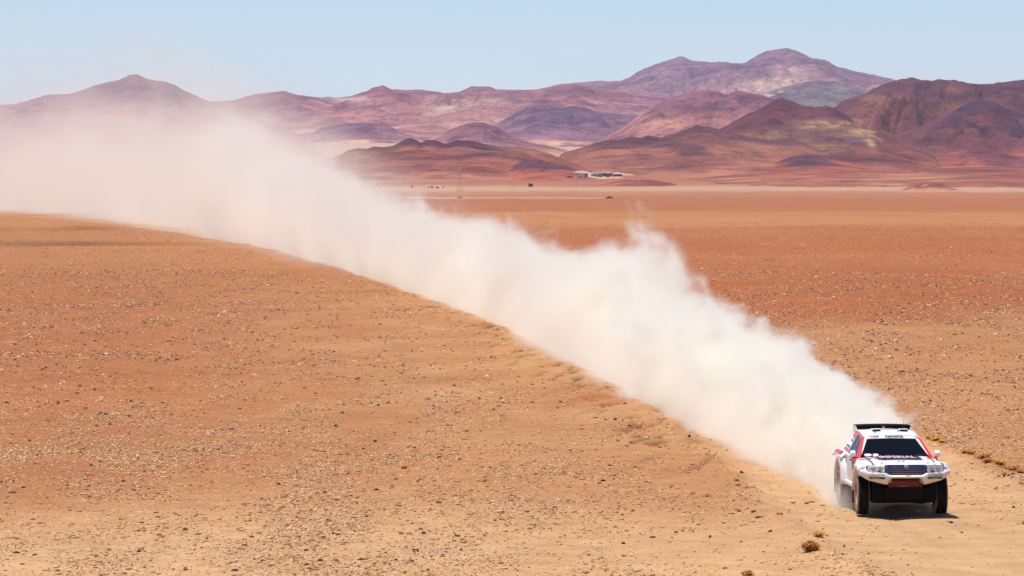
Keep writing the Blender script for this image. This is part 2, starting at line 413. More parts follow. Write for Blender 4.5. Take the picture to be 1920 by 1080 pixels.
# ------------------------------------------------------------------ hills and mountains
M_HILL = m_terrain('bare_rock_hill')
def hill(name, prof, D, wf, wb, low, mid, top, patches=(), seed=1, rough=0.10, label=None, spur=1.0, power=1.25, ext=None, nx=None, lowat=0.25, topat=0.8):
    """a ridge: its skyline (photo pixel columns and rows) stands at distance D, slopes wf in front and wb behind"""
    p = np.array(prof, float)
    x0, x1 = p[0, 0], p[-1, 0]
    n = nx or int(min(620, max(120, (x1 - x0) / 2.2)))
    px = np.linspace(x0, x1, n)
    us = np.concatenate([np.linspace(-1, 0, 84), np.linspace(0.04, 1, 18)])
    PXg, U = np.meshgrid(px, us)
    T = (PXg - 960) / F_PX
    ref = T * D
    lam = wf * 0.55
    # spurs: slope length varies sideways, ridge line wanders in depth
    wv = 1 + 0.40 * spur * fbm(ref / lam, ref * 0 + seed, 3, seed * 7 + 1)
    Wf = wf * wv; Wb = wb
    Yr = D + 0.16 * wf * fbm(ref / (lam * 1.4), ref * 0 + 3.3, 3, seed * 7 + 2)
    Y = np.where(U < 0, Yr + U * Wf, Yr + U * Wb)
    X = T * Y
    ks = np.exp(-0.5 * (np.arange(-40, 41) / max(4.0, 0.30 * wf / D * F_PX / ((x1 - x0) / n) * 0.18)) ** 2); ks /= ks.sum()
    p1 = np.interp(px, p[:, 0], p[:, 1]); p1s = np.convolve(np.pad(p1, 40, mode='edge'), ks, 'valid')
    fs = sstep(0.0, 0.30, np.abs(U)); py = p1[None] * (1 - fs) + p1s[None] * fs
    E = CAM_H + (HORIZON - py) * Yr / F_PX
    b = base_z(Y) - 0.012 * D * 0.12
    ef = (PXg - x0) / (x1 - x0)
    h = np.maximum(E - base_z(Yr), 0) * sstep(0, 0.07, ef) * (1 - sstep(0.93, 1.0, ef))
    S = (1 - np.abs(U)) ** np.where(U < 0, power, 1.25)
    amp = h * rough
    warp = fbm(X / (wf * 0.5), Y / (wf * 0.5), 2, seed + 40) * wf * 0.12
    nr = fbm((X + warp) / (wf * 0.26), (Y + warp) / (wf * 0.42), 5, seed * 13 + 5, 0.52, True)
    nf = fbm(X / (wf * 0.06), Y / (wf * 0.08), 3, seed * 3 + 9)
    gul = fbm((X + 1.5 * warp) / (wf * 0.085), (Y + warp) / (wf * 0.42), 4, seed * 17 + 3, 0.55, True)
    side = np.clip(np.abs(U) * 5, 0, 1)
    z = base_z(Y) + h * S + amp * 0.8 * (gul - 0.3) * side * np.minimum(1, 2.4 * S) + amp * (nr * 2.2 - 0.9) * side * np.minimum(1, 2.4 * S) + amp * 0.7 * nf * np.minimum(1, 2 * S) * (0.25 + 0.75 * side)
    z = z - (3 + 0.0003 * D) * (1 - sstep(0, 10, h * S))
    z = np.minimum(z, base_z(Y) + h * (1.0 - 0.45 * np.abs(U)) + amp * 0.15 * nf * side)
    # crags along the crest
    z = z + h * 0.045 * np.maximum(0, fbm(ref / (D * 0.0032), ref * 0, 3, seed + 77)) * np.exp(-(U / 0.1) ** 2)
    frac = np.clip(S + 0.22 * (gul - 0.3) + 0.55 * (nr - 0.25) + 0.45 * fbm(X / (wf * 0.4), Y / (wf * 0.25), 3, seed + 55), 0, 1)
    frac = frac * np.clip((h / h.max()) ** 0.7 * 1.12, 0.25, 1.0)
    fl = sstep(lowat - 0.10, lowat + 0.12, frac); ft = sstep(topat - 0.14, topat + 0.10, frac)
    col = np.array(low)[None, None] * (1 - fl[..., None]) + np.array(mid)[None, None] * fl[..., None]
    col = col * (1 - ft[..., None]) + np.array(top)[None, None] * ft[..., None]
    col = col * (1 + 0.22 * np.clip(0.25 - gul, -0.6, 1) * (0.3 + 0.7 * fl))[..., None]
    # veins of other rock
    vx = HORIZON - (z - CAM_H) * F_PX / Y
    jx = PXg + 30 * fbm(X / (wf * 0.12), Y / (wf * 0.12), 4, seed + 88); jy = vx + 14 * fbm(X / (wf * 0.12), Y / (wf * 0.12), 3, seed + 99)
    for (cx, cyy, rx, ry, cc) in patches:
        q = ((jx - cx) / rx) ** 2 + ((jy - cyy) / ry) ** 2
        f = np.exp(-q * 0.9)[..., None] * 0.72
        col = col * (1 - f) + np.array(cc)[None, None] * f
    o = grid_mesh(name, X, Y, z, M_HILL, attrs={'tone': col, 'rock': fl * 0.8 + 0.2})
    tag(o, label, kind='structure')
    return o

A = alb
DK = A(112, 66, 84); RUST = A(186, 96, 78); SAND = A(224, 170, 142); PLUM = A(140, 84, 96); OCH = A(176, 124, 84); PINK = A(214, 150, 134); REDF = A(196, 96, 78)
LIL = A(176, 128, 142); PALE = A(244, 214, 180)
HILLS = [
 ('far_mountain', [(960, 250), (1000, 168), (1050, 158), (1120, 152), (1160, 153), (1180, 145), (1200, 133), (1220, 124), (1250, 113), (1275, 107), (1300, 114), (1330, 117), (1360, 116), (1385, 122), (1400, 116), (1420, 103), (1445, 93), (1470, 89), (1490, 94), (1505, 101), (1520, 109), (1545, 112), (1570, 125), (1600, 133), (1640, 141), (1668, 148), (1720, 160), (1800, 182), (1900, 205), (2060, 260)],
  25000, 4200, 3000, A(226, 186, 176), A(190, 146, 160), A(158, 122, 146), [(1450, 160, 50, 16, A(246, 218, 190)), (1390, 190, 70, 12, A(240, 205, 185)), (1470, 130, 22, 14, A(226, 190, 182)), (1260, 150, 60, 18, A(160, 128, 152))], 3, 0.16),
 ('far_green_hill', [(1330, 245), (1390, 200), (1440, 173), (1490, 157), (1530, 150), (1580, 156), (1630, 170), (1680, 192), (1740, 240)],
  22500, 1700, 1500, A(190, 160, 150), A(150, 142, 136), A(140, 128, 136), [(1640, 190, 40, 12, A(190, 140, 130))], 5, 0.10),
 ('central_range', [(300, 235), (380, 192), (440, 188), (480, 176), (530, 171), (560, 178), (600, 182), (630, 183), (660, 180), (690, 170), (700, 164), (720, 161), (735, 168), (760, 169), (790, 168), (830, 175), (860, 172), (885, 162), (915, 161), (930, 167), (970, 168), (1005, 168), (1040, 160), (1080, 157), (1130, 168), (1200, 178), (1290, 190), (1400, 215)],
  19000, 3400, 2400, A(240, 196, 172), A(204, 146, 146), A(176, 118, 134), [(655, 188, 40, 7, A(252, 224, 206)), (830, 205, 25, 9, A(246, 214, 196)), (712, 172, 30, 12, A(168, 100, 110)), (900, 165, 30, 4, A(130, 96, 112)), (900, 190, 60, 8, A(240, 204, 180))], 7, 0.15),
 ('left_mountain', [(-420, 250), (-260, 230), (-120, 212), (-60, 206), (0, 197), (30, 195), (60, 187), (90, 178), (130, 176), (180, 160), (205, 154), (230, 149), (243, 141), (258, 139), (273, 147), (310, 153), (345, 169), (385, 187), (430, 202), (500, 228), (620, 275)],
  16000, 2600, 2200, A(224, 168, 156), A(200, 142, 152), A(160, 112, 136), [(60, 250, 90, 18, A(156, 112, 140)), (20, 225, 60, 14, A(156, 112, 136))], 9, 0.14),
 ('dark_ridge', [(560, 262), (600, 240), (640, 232), (690, 229), (720, 232), (750, 246), (790, 262)],
  15500, 1100, 900, A(230, 184, 160), A(182, 132, 146), A(146, 104, 128), [], 31, 0.10),
 ('lilac_ridge', [(880, 262), (940, 226), (980, 206), (1005, 198), (1022, 197), (1045, 203), (1075, 198), (1100, 203), (1120, 210), (1160, 214), (1210, 216), (1270, 222), (1340, 250)],
  15000, 1500, 1200, A(232, 184, 160), A(170, 124, 148), A(132, 100, 134), [], 11, 0.12),
 ('purple_ridge', [(1080, 285), (1130, 262), (1170, 236), (1200, 216), (1240, 192), (1270, 180), (1295, 172), (1330, 168), (1360, 176), (1390, 171), (1430, 179), (1490, 196), (1560, 215), (1700, 250)],
  13500, 1700, 1200, A(226, 168, 146), A(198, 134, 134), A(158, 104, 124), [(1150, 262, 25, 8, A(140, 96, 120)), (1250, 230, 30, 14, A(222, 164, 142))], 13, 0.12),
 ('rounded_hill', [(740, 292), (790, 266), (830, 250), (860, 237), (885, 230), (905, 229), (930, 237), (960, 254), (990, 266), (1050, 278), (1110, 292)],
  12500, 900, 900, A(228, 172, 150), A(190, 132, 140), A(156, 104, 124), [], 17, 0.10),
 ('right_mountain', [(1500, 235), (1540, 212), (1560, 203), (1580, 189), (1618, 177), (1640, 165), (1671, 151), (1690, 148), (1709, 145), (1730, 151), (1745, 152), (1762, 148), (1790, 150), (1814, 156), (1835, 158), (1862, 157), (1890, 152), (1920, 148), (1960, 145), (2020, 150), (2100, 158), (2220, 190), (2400, 240)],
  12000, 1500, 1300, A(186, 108, 92), A(146, 86, 86), A(118, 70, 88), [(1650, 190, 40, 8, A(170, 118, 92)), (1800, 200, 50, 7, A(178, 124, 90)), (1900, 235, 40, 8, A(100, 68, 88)), (1740, 165, 30, 8, A(110, 70, 92)), (1850, 260, 60, 10, A(120, 76, 90)), (1790, 170, 24, 5, A(186, 120, 84))], 19, 0.17),
 ('right_shoulder', [(1580, 300), (1640, 268), (1690, 248), (1720, 240), (1760, 226), (1800, 200), (1830, 189), (1860, 190), (1885, 203), (1920, 214), (1980, 220), (2060, 240), (2160, 280)],
  10800, 1300, 900, A(184, 100, 84), A(138, 80, 86), A(100, 62, 86), [(1820, 200, 34, 10, A(88, 58, 86)), (1740, 262, 40, 8, A(104, 70, 92)), (1900, 250, 40, 9, A(92, 62, 86)), (1780, 290, 50, 8, A(170, 104, 90)), (1700, 300, 60, 8, A(190, 100, 84))], 21, 0.16),
 ('peaked_hill', [(1240, 292), (1310, 262), (1364, 234), (1400, 214), (1420, 205), (1440, 194), (1455, 186), (1467, 183), (1480, 187), (1500, 197), (1525, 201), (1551, 198), (1570, 206), (1620, 228), (1700, 262), (1780, 300)],
  10400, 1300, 900, A(190, 118, 96), A(150, 86, 84), A(122, 68, 82), [(1560, 232, 55, 7, A(236, 190, 136)), (1600, 250, 30, 7, A(240, 196, 140)), (1632, 262, 9, 14, A(244, 200, 146)), (1500, 250, 50, 12, A(128, 104, 108)), (1440, 262, 70, 10, A(172, 132, 98)), (1590, 262, 30, 7, A(104, 84, 108)), (1540, 280, 60, 8, A(176, 142, 104))], 23, 0.12),
 ('ochre_hill', [(1010, 312), (1057, 286), (1090, 277), (1120, 266), (1135, 263), (1160, 262), (1185, 256), (1200, 259), (1215, 254), (1240, 258), (1280, 244), (1307, 236), (1330, 237), (1360, 246), (1400, 256), (1440, 262), (1476, 259), (1500, 264), (1530, 278), (1600, 302), (1680, 325)],
  9600, 1500, 900, A(204, 134, 110), A(176, 110, 94), A(122, 76, 86), [(1480, 268, 30, 5, A(110, 80, 100)), (1130, 265, 26, 4, A(110, 62, 74)), (1190, 258, 30, 5, A(112, 60, 74)), (1400, 285, 80, 12, A(178, 122, 92)), (1300, 260, 40, 8, A(172, 112, 84))], 27, 0.07, 1.4),
 ('red_fan_hill', [(1300, 356), (1330, 350), (1380, 334), (1430, 314), (1465, 300), (1485, 293), (1505, 290), (1535, 290), (1560, 297), (1600, 308), (1660, 325), (1740, 344)],
  8700, 1050, 700, A(202, 124, 102), A(190, 104, 86), A(116, 74, 84), [(1510, 293, 26, 4, A(104, 72, 84))], 29, 0.05, 1.9),
 ('rust_hill', [(520, 345), (560, 318), (600, 301), (640, 290), (652, 282), (672, 278), (690, 279), (700, 275), (718, 276), (735, 274), (748, 268), (757, 262), (770, 259), (781, 263), (790, 268), (800, 262), (815, 263), (835, 270), (855, 263), (880, 263), (900, 268), (930, 274), (955, 277), (970, 276), (1000, 279), (1030, 288), (1060, 299), (1100, 312), (1160, 330)],
  8800, 1250, 800, A(204, 134, 110), A(178, 106, 90), A(116, 72, 84), [(766, 265, 17, 7, A(62, 44, 66)), (820, 266, 16, 8, A(120, 66, 80)), (880, 266, 30, 4, A(110, 62, 74)), (970, 279, 20, 4, A(104, 62, 78)), (700, 285, 40, 7, A(150, 96, 74)), (990, 285, 60, 8, A(198, 130, 84)), (660, 292, 30, 7, A(170, 124, 84))], 33, 0.07, 1.4),
 ('low_knoll', [(930, 322), (960, 312), (980, 303), (995, 299), (1010, 299), (1030, 305), (1050, 309), (1062, 309), (1080, 314), (1130, 326), (1180, 336)],
  8050, 600, 500, A(204, 128, 102), A(190, 104, 86), A(112, 68, 84), [(1000, 302, 22, 4, A(106, 66, 86)), (1058, 311, 14, 3, A(104, 64, 86))], 35, 0.06, 1.5),
 ('foot_slope', [(940, 352), (1040, 345), (1150, 339), (1300, 331), (1450, 324), (1600, 319), (1750, 315), (1920, 311), (2100, 313), (2400, 330), (2560, 352)],
  7750, 1500, 900, A(212, 150, 122), A(194, 120, 98), A(176, 106, 92), [(1700, 335, 120, 5, A(220, 164, 134)), (1400, 338, 90, 4, A(216, 158, 128))], 43, 0.05, 1.2),
 ('red_apron', [(1090, 352), (1130, 342), (1170, 337), (1220, 337), (1260, 341), (1310, 352)],
  6900, 260, 260, A(208, 136, 114), A(190, 114, 98), A(180, 104, 92), [], 37, 0.03),
 ('pale_mound', [(1640, 362), (1690, 351), (1720, 345), (1738, 341), (1760, 343), (1785, 349), (1840, 360)],
  5600, 160, 160, A(226, 166, 136), A(220, 156, 128), A(170, 110, 96), [(1755, 344, 30, 3, A(170, 112, 96))], 39, 0.06),
]
HL = {'far_mountain': 'hazy lilac double peak farthest away on the skyline', 'left_mountain': 'purple mountain behind the dust at far left', 'right_mountain': 'dark purple mountain at the right edge of the skyline',
      'rust_hill': 'low rust red hills with a dark cap in the middle distance'}
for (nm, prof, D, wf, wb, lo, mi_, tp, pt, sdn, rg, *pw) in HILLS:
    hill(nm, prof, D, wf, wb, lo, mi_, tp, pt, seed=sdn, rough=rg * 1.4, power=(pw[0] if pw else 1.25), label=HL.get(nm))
# ------------------------------------------------------------------ rally pickup
def dusty(name, col, rough=0.35, dust=0.35, coat=0.3, metal=0.0, spec=0.5):
    """paint with a film of road dust that is thicker low down"""
    t = NT(name)
    oc = t.n('TexCoord').outputs['Object']
    sp = t.n('SeparateXYZ', {0: oc}).outputs
    low = t.n('MapRange', {'Value': sp[2], 'From Min': 0.45, 'From Max': 1.1, 'To Min': 1.0, 'To Max': 0.25}).outputs[0]
    n = t.ramp(t.noise(oc, 3.0, 5, 0.6), [(0.3, 0.15), (0.75, 1.0)])
    f = t.math('MULTIPLY', t.math('MULTIPLY', n, low), dust)
    c = t.mix(f, col, (0.46, 0.29, 0.17))
    r = t.math('MULTIPLY_ADD', f, 0.9, rough, clamp=True)
    return t.finish(c, r, metal, coat=coat, spec=spec)
WHITE = dusty('white_paint', (0.82, 0.82, 0.84), 0.32, 0.75)
ROOFW = dusty('white_roof_paint', (0.85, 0.85, 0.86), 0.4, 0.2)
RED = dusty('red_paint', (0.72, 0.018, 0.03), 0.3, 0.3)
BLACKP = dusty('black_plastic', (0.012, 0.012, 0.014), 0.45, 0.25, 0.0)
MATTE = m_simple('black_matte', (0.008, 0.008, 0.009), 0.8, scale=3, spec=0.08)
UNDER = dusty('underbody', (0.008, 0.008, 0.008), 0.85, 0.03, 0.0, spec=0.05)
GLASS = m_simple('dark_glass', (0.004, 0.004, 0.006), 0.06, var=0.02, spec=0.22)
DOORP = dusty('dust_coated_door', (0.80, 0.78, 0.77), 0.5, 1.25, 0.05)
SIDEG = m_simple('dark_side_glass', (0.005, 0.006, 0.012), 0.25, var=0.05, spec=0.1)
NAVY = m_simple('navy_decal', (0.012, 0.016, 0.055), 0.35, var=0.05, coat=0.3)
BLUE = dusty('blue_trim', (0.03, 0.07, 0.33), 0.3, 0.15)
CHROME = m_simple('satin_metal', (0.62, 0.62, 0.66), 0.3, 0.85, var=0.05)
DULLM = m_simple('dull_metal', (0.30, 0.27, 0.25), 0.5, 0.6, var=0.2)
LENS = m_simple('lamp_lens', (0.86, 0.87, 0.95), 0.3, 0.0, var=0.03, coat=0.2)
RUBBER = None
def m_rubber():
    t = NT('dusty_rubber')
    oc = t.n('TexCoord').outputs['Object']
    n = t.noise(oc, 9.0, 5, 0.65)
    sx = t.n('SeparateXYZ', {0: t.n('NewGeometry').outputs['Normal']}).outputs[0]
    sp = t.n('SeparateXYZ', {0: oc}).outputs
    # sidewalls hold more dust than the scrubbed tread
    side = t.n('MapRange', {'Value': t.math('ABSOLUTE', sp[0]), 'From Min': 0.095, 'From Max': 0.135, 'To Min': 0.0, 'To Max': 0.95}).outputs[0]
    f = t.math('MULTIPLY', t.ramp(n, [(0.25, 0.35), (0.7, 1.0)]), side)
    c = t.mix(f, (0.012, 0.011, 0.013), (0.48, 0.33, 0.21))
    return t.finish(c, 0.85, bump=n, bstr=0.3, bdist=0.01, spec=0.2)
RUBBER = m_rubber()
RIMM = dusty('dusty_rim', (0.50, 0.45, 0.40), 0.5, 0.9, 0.0, 0.2)
REDT = m_simple('dull_red_radiator', (0.045, 0.006, 0.007), 0.6, var=0.3, scale=20)
FLESHW = m_simple('white_lettering', (0.86, 0.84, 0.88), 0.4, var=0.02)
PINKL = m_simple('pink_white_lettering', (0.90, 0.55, 0.60), 0.4, var=0.02)
REDL = m_simple('red_lettering', (0.42, 0.02, 0.03), 0.4, var=0.02)
DARKL = m_simple('dark_lettering', (0.04, 0.035, 0.05), 0.5, var=0.02)

car = empty('rally_pickup', (8.34, 93.66, 0), R(3.2))
tag(car, 'white rally pickup with red window pillars and dusty tyres speeding down the dirt track', 'rally truck')

def prism(name, poly, x0, x1, mat, parent=car, bevel=0.02, xfun=None, mats=None, mi=None, smooth=False):
    """polygon in (y,z) extruded from x0 to x1; xfun(y,z,side) may replace the outer x"""
    n = len(poly)
    V = [((xfun(y, z) if xfun else x0), y, z) for y, z in poly] + [((-xfun(y, z) if (xfun and x1 is None) else x1), y, z) for y, z in poly]
    Fc = [tuple(range(n)), tuple(range(2 * n - 1, n - 1, -1))] + [(i, i + n, (i + 1) % n + n, (i + 1) % n) for i in range(n)]
    o = mesh(name, V, Fc, mats or mat, parent, bevel=bevel, mi=mi, smooth=smooth)
    bm = bmesh.new(); bm.from_mesh(o.data); bmesh.ops.recalc_face_normals(bm, faces=bm.faces); bm.to_mesh(o.data); bm.free()
    return o

def panel(name, pts, nrm, th, mat, parent=car, bevel=0.006):
    """flat polygon of 3-D points given thickness th against its normal"""
    nrm = Vector(nrm).normalized(); n = len(pts)
    V = [Vector(p) for p in pts] + [Vector(p) - nrm * th for p in pts]
    Fc = [tuple(range(n)), tuple(range(2 * n - 1, n - 1, -1))] + [(i, i + n, (i + 1) % n + n, (i + 1) % n) for i in range(n)]
    o = mesh(name, V, Fc, mat, parent, bevel=bevel, segs=1)
    bm = bmesh.new(); bm.from_mesh(o.data); bmesh.ops.recalc_face_normals(bm, faces=bm.faces); bm.to_mesh(o.data); bm.free()
    return o

def tube(name, pts, r, mat, parent=car, n=8):
    V, Fc = [], []
    pts = [Vector(p) for p in pts]
    for i, p in enumerate(pts):
        d = (pts[min(i + 1, len(pts) - 1)] - pts[max(i - 1, 0)]).normalized()
        a = d.orthogonal().normalized(); b = d.cross(a)
        rr_ = r[i] if isinstance(r, (list, tuple)) else r
        for k in range(n):
            th_ = 2 * math.pi * k / n
            V.append(p + (a * math.cos(th_) + b * math.sin(th_)) * rr_)
    for i in range(len(pts) - 1):
        for k in range(n):
            Fc.append((i * n + k, i * n + (k + 1) % n, (i + 1) * n + (k + 1) % n, (i + 1) * n + k))
    Fc += [tuple(range(n - 1, -1, -1)), tuple((len(pts) - 1) * n + k for k in range(n))]
    return mesh(name, V, Fc, mat, parent, smooth=True)

def surf(name, fn, nu, nv, mat, parent=car, th=0.012, smooth=True):
    V = [fn(i / nu, j / nv) for i in range(nu + 1) for j in range(nv + 1)]
    Fc = [(i * (nv + 1) + j, i * (nv + 1) + j + 1, (i + 1) * (nv + 1) + j + 1, (i + 1) * (nv + 1) + j) for i in range(nu) for j in range(nv)]
    o = mesh(name, V, Fc, mat, parent, smooth=smooth)
    s_ = o.modifiers.new('thickness', 'SOLIDIFY'); s_.thickness = th; s_.offset = -1
    return o

def letters(text, size, mat, origin, right, up, parent, width=None, th=0.004, name='lettering', bold=0.0):
    cu = bpy.data.curves.new('lettering', 'FONT'); cu.body = text; cu.size = size; cu.extrude = th; cu.offset = bold
    cu.align_x = 'CENTER'; cu.align_y = 'CENTER'; cu.resolution_u = 2
    tmp = bpy.data.objects.new('tmp', cu)
    C.objects.link(tmp)
    dg = bpy.context.evaluated_depsgraph_get(); dg.update()
    me = bpy.data.meshes.new_from_object(tmp.evaluated_get(dg))
    bpy.data.objects.remove(tmp); bpy.data.curves.remove(cu)
    co = np.array([v.co[:] for v in me.vertices])
    w = co[:, 0].max() - co[:, 0].min()
    k = (width / w) if width else 1.0
    r_ = Vector(right).normalized(); u_ = Vector(up).normalized(); n_ = r_.cross(u_); o_ = Vector(origin)
    for v in me.vertices:
        v.co = o_ + r_ * (v.co.x * k) + u_ * v.co.y + n_ * (v.co.z + th)
    me.materials.clear(); me.materials.append(mat)
    return link(name, me, parent)

# --- lower body with real wheel arches
AXF, AXR, AZ, AR = -1.45, 1.45, 0.45, 0.53
def arch(cy_, r, a0, a1, n=14, z=AZ):
    return [(cy_ + r * math.cos(R(a0 + (a1 - a0) * i / n)), z + r * math.sin(R(a0 + (a1 - a0) * i / n))) for i in range(n + 1)]
outline = [(-1.93, 0.62), (-1.99, 0.66)]
fa = [p for p in arch(AXF, AR, 132, 12)]
ra = [p for p in arch(AXR, AR, 168, 20)]
lower = [(-2.08, 0.85)] + fa + [(-0.85, 0.50), (0.85, 0.50)] + ra + [(2.15, 0.66), (2.42, 0.72), (2.46, 1.13), (1.6, 1.165), (0.6, 1.15), (-0.5, 1.14), (-1.2, 1.08), (-2.06, 1.0)]
n_ = len(lower)
body = prism('body', lower, -0.87, 0.87, WHITE, bevel=0.035)
body.data.materials.append(UNDER)
for f in body.data.polygons:
    c_ = f.center
    if f.normal.z < -0.15 or (abs(f.normal.x) < 0.5 and (abs(math.hypot(c_.y - AXF, c_.z - AZ) - AR) < 0.03 or abs(math.hypot(c_.y - AXR, c_.z - AZ) - AR) < 0.03)):
        f.material_index = 1
# chassis and dark belly
mesh('chassis', *(lambda x, y0, y1, z0, z1: ([(a, b, c) for a in (-x, x) for b in (y0, y1) for c in (z0, z1)], [(0, 1, 3, 2), (4, 6, 7, 5), (0, 4, 5, 1), (2, 3, 7, 6), (0, 2, 6, 4), (1, 5, 7, 3)]))(0.42, -2.0, 2.2, 0.34, 0.62), UNDER, car, bevel=0.03)
# fender flares: swept lips round the arches
def flare(cy_, side, r0, a0, a1, xin, xout, top):
    V, Fc = [], []; n = 20
    prof = [(0.00, xin - 0.04), (0.00, xout - 0.015), (0.025, xout), (0.10, xout - 0.008), (0.17, xin + (xout - xin) * 0.55), (0.24, xin - 0.005)]
    for i in range(n + 1):
        a = R(a0 + (a1 - a0) * i / n)
        for (dr, x) in prof:
            rr_ = r0 + dr
            z_ = min(AZ + rr_ * math.sin(a), top)
            V.append((side * x, cy_ + rr_ * math.cos(a), z_))
    m = len(prof)
    for i in range(n):
        for k in range(m - 1):
            q = (i * m + k, i * m + k + 1, (i + 1) * m + k + 1, (i + 1) * m + k)
            Fc.append(q if side > 0 else q[::-1])
    Fc.append(tuple(range(m))); Fc.append(tuple(n * m + k for k in range(m - 1, -1, -1)))
    o = mesh('fender_flare', V, Fc, WHITE, car, smooth=True)
    return o
for s in (-1, 1):
    flare(AXF, s, AR, 2, 128, 0.86, 0.995, 1.10)
    flare(AXR, s, AR, 8, 178, 0.86, 1.005, 1.16)
# front wing shoulders that rise over the wheels
for s in (-1, 1):
    def fn(u, v, s=s):
        y = -2.03 + 1.42 * u
        zt = 1.045 + 0.10 * u + 0.035 * math.sin(math.pi * min(1, u * 1.25))
        x = 0.64 + 0.29 * v
        z = zt - 0.16 * max(0, (v - 0.45) / 0.55) ** 2.2
        return (s * (x + 0.02 * math.sin(math.pi * u)), y + 0.05 * v * (1 - u), z)
    o = surf('front_wing', fn if s > 0 else (lambda u, v: fn(1 - u, v)), 14, 8, WHITE, th=0.05)
# doors, sills
def side_poly(name, poly, mat, s, x=0.875, th=0.02, parent=car):
    return panel(name, [(s * x, y, z) for y, z in poly], (s, 0, 0), th, mat, parent, bevel=0.008)
fd = [(-0.74, 0.60), (-0.80, 0.75), (-0.83, 0.95), (-0.72, 1.12), (0.22, 1.135), (0.22, 0.60)]
rd = [(0.25, 0.60), (0.25, 1.135), (1.02, 1.15), (1.02, 1.0), (0.82, 0.82), (0.80, 0.60)]
for s in (-1, 1):
    d1 = side_poly('door', fd, DOORP, s); d2 = side_poly('door', rd, DOORP, s)
    for d_, yy in ((d1, 0.10), (d2, 0.9)):
        mesh('handle', [(s * (0.88 + a), yy + b, 1.06 + c) for a in (0, 0.022) for b in (-0.07, 0.07) for c in (-0.012, 0.012)], [(0, 1, 3, 2), (4, 6, 7, 5), (0, 4, 5, 1), (2, 3, 7, 6), (0, 2, 6, 4), (1, 5, 7, 3)], BLACKP, d_, bevel=0.004)
    # sponsor marks on the door: dark lettering, a round badge, number panel
    letters('303', 0.30, DARKL, (s * 0.884, -0.32, 0.93), (0, -s if s < 0 else 1, 0), (0, 0, 1), d1, width=0.42, bold=0.01) if s > 0 else letters('303', 0.26, DARKL, (s * 0.884, -0.36, 0.95), (0, -1, 0), (0, 0, 1), d1, width=0.42, bold=0.01)
    panel('roundel', [(s * 0.888, -0.55 + 0.09 * math.cos(k * math.pi / 6), 0.76 + 0.07 * math.sin(k * math.pi / 6)) for k in range(12)], (s, 0, 0), 0.006, m_simple('pale_blue_decal', (0.35, 0.48, 0.72), 0.4) if s < 0 else BLUE, d1, bevel=0)
    prism('sill', [(-0.84, 0.50), (-0.84, 0.585), (0.86, 0.585), (0.86, 0.50)], s * 0.80, s * 0.945, WHITE, bevel=0.02)
    tube('side_vent', [(s * 0.915, -0.93, 1.0), (s * 0.915, -0.93, 1.07)], 0.014, BLACKP)
    # mud flaps
    panel('mud_flap', [(s * 0.66, -0.86, 0.60), (s * 0.97, -0.86, 0.60), (s * 0.98, -0.80, 0.18), (s * 0.66, -0.80, 0.18)], (0, -1, 0), 0.012, m_simple('red_brown_flap', (0.16, 0.05, 0.045), 0.7), bevel=0)
    panel('mud_flap', [(s * 0.66, 2.04, 0.64), (s * 0.99, 2.04, 0.64), (s * 0.99, 2.10, 0.20), (s * 0.66, 2.10, 0.20)], (0, -1, 0), 0.012, m_simple('red_brown_flap', (0.16, 0.05, 0.045), 0.7), bevel=0)

# --- cabin
def sx(z): return 0.845 - (z - 1.12) * 0.50
cab = [(-0.62, 1.13), (0.10, 1.555), (0.30, 1.60), (0.75, 1.635), (1.25, 1.62), (1.42, 1.57), (2.05, 1.17), (2.05, 1.10), (-0.62, 1.08)]
cabin = prism('cabin', cab, 0, None, ROOFW, xfun=lambda y, z: sx(z), bevel=0.03)
def cp(s, y, z, lift=0.004): return (s * (sx(z) + lift), y, z)
def side_pane(name, poly, mat, s, lift=0.006, th=0.01, parent=cabin):
    return panel(name, [cp(s, y, z, lift) for y, z in poly], (s, 0, 0.5), th, mat, parent, bevel=0)
for s in (-1, 1):
    side_pane('side_window', [(-0.42, 1.165), (-0.06, 1.40), (0.12, 1.51), (0.40, 1.545), (0.40, 1.165)], SIDEG, s)
    side_pane('side_window', [(0.46, 1.165), (0.46, 1.55), (0.80, 1.56), (0.98, 1.40), (0.98, 1.165)], SIDEG, s)
    # red A pillar, running from the cowl to the roof rail
    side_pane('pillar', [(-0.66, 1.115), (-0.585, 1.165), (0.065, 1.545), (0.12, 1.585), (0.20, 1.575), (0.13, 1.53), (-0.07, 1.425), (-0.43, 1.19), (-0.52, 1.11)], RED, s, 0.016, 0.022)
    panel('pillar_front', [(s * 0.845, -0.64, 1.125), (s * 0.775, -0.645, 1.135), (s * 0.585, 0.088, 1.560), (s * 0.640, 0.095, 1.552)], (0, -0.55, 1), 0.012, RED, cabin, bevel=0.004)
    side_pane('roof_rail', [(0.14, 1.575), (0.30, 1.597), (0.75, 1.632), (1.28, 1.615), (1.34, 1.54), (0.98, 1.50), (0.75, 1.565), (0.2, 1.55)], RED, s, 0.010, 0.012)
    # quarter panel behind the rear door: slanting red, dark and white bands
    side_pane('quarter_panel', [(0.98, 1.13), (0.98, 1.40), (0.82, 1.565), (1.08, 1.575), (1.40, 1.545), (1.98, 1.18), (1.98, 1.13)], ROOFW, s, 0.006, 0.01)
    side_pane('stripe', [(0.82, 1.575), (1.30, 1.61), (1.44, 1.52), (1.00, 1.45)], RED, s, 0.012, 0.006)
    side_pane('stripe', [(1.04, 1.43), (1.30, 1.46), (1.36, 1.42), (1.04, 1.385)], NAVY, s, 0.012, 0.006)
    side_pane('stripe', [(1.06, 1.30), (1.60, 1.32), (1.66, 1.285), (1.06, 1.26)], NAVY, s, 0.012, 0.006)
    side_pane('stripe', [(1.06, 1.245), (1.72, 1.26), (1.90, 1.16), (1.06, 1.145)], RED, s, 0.012, 0.006)
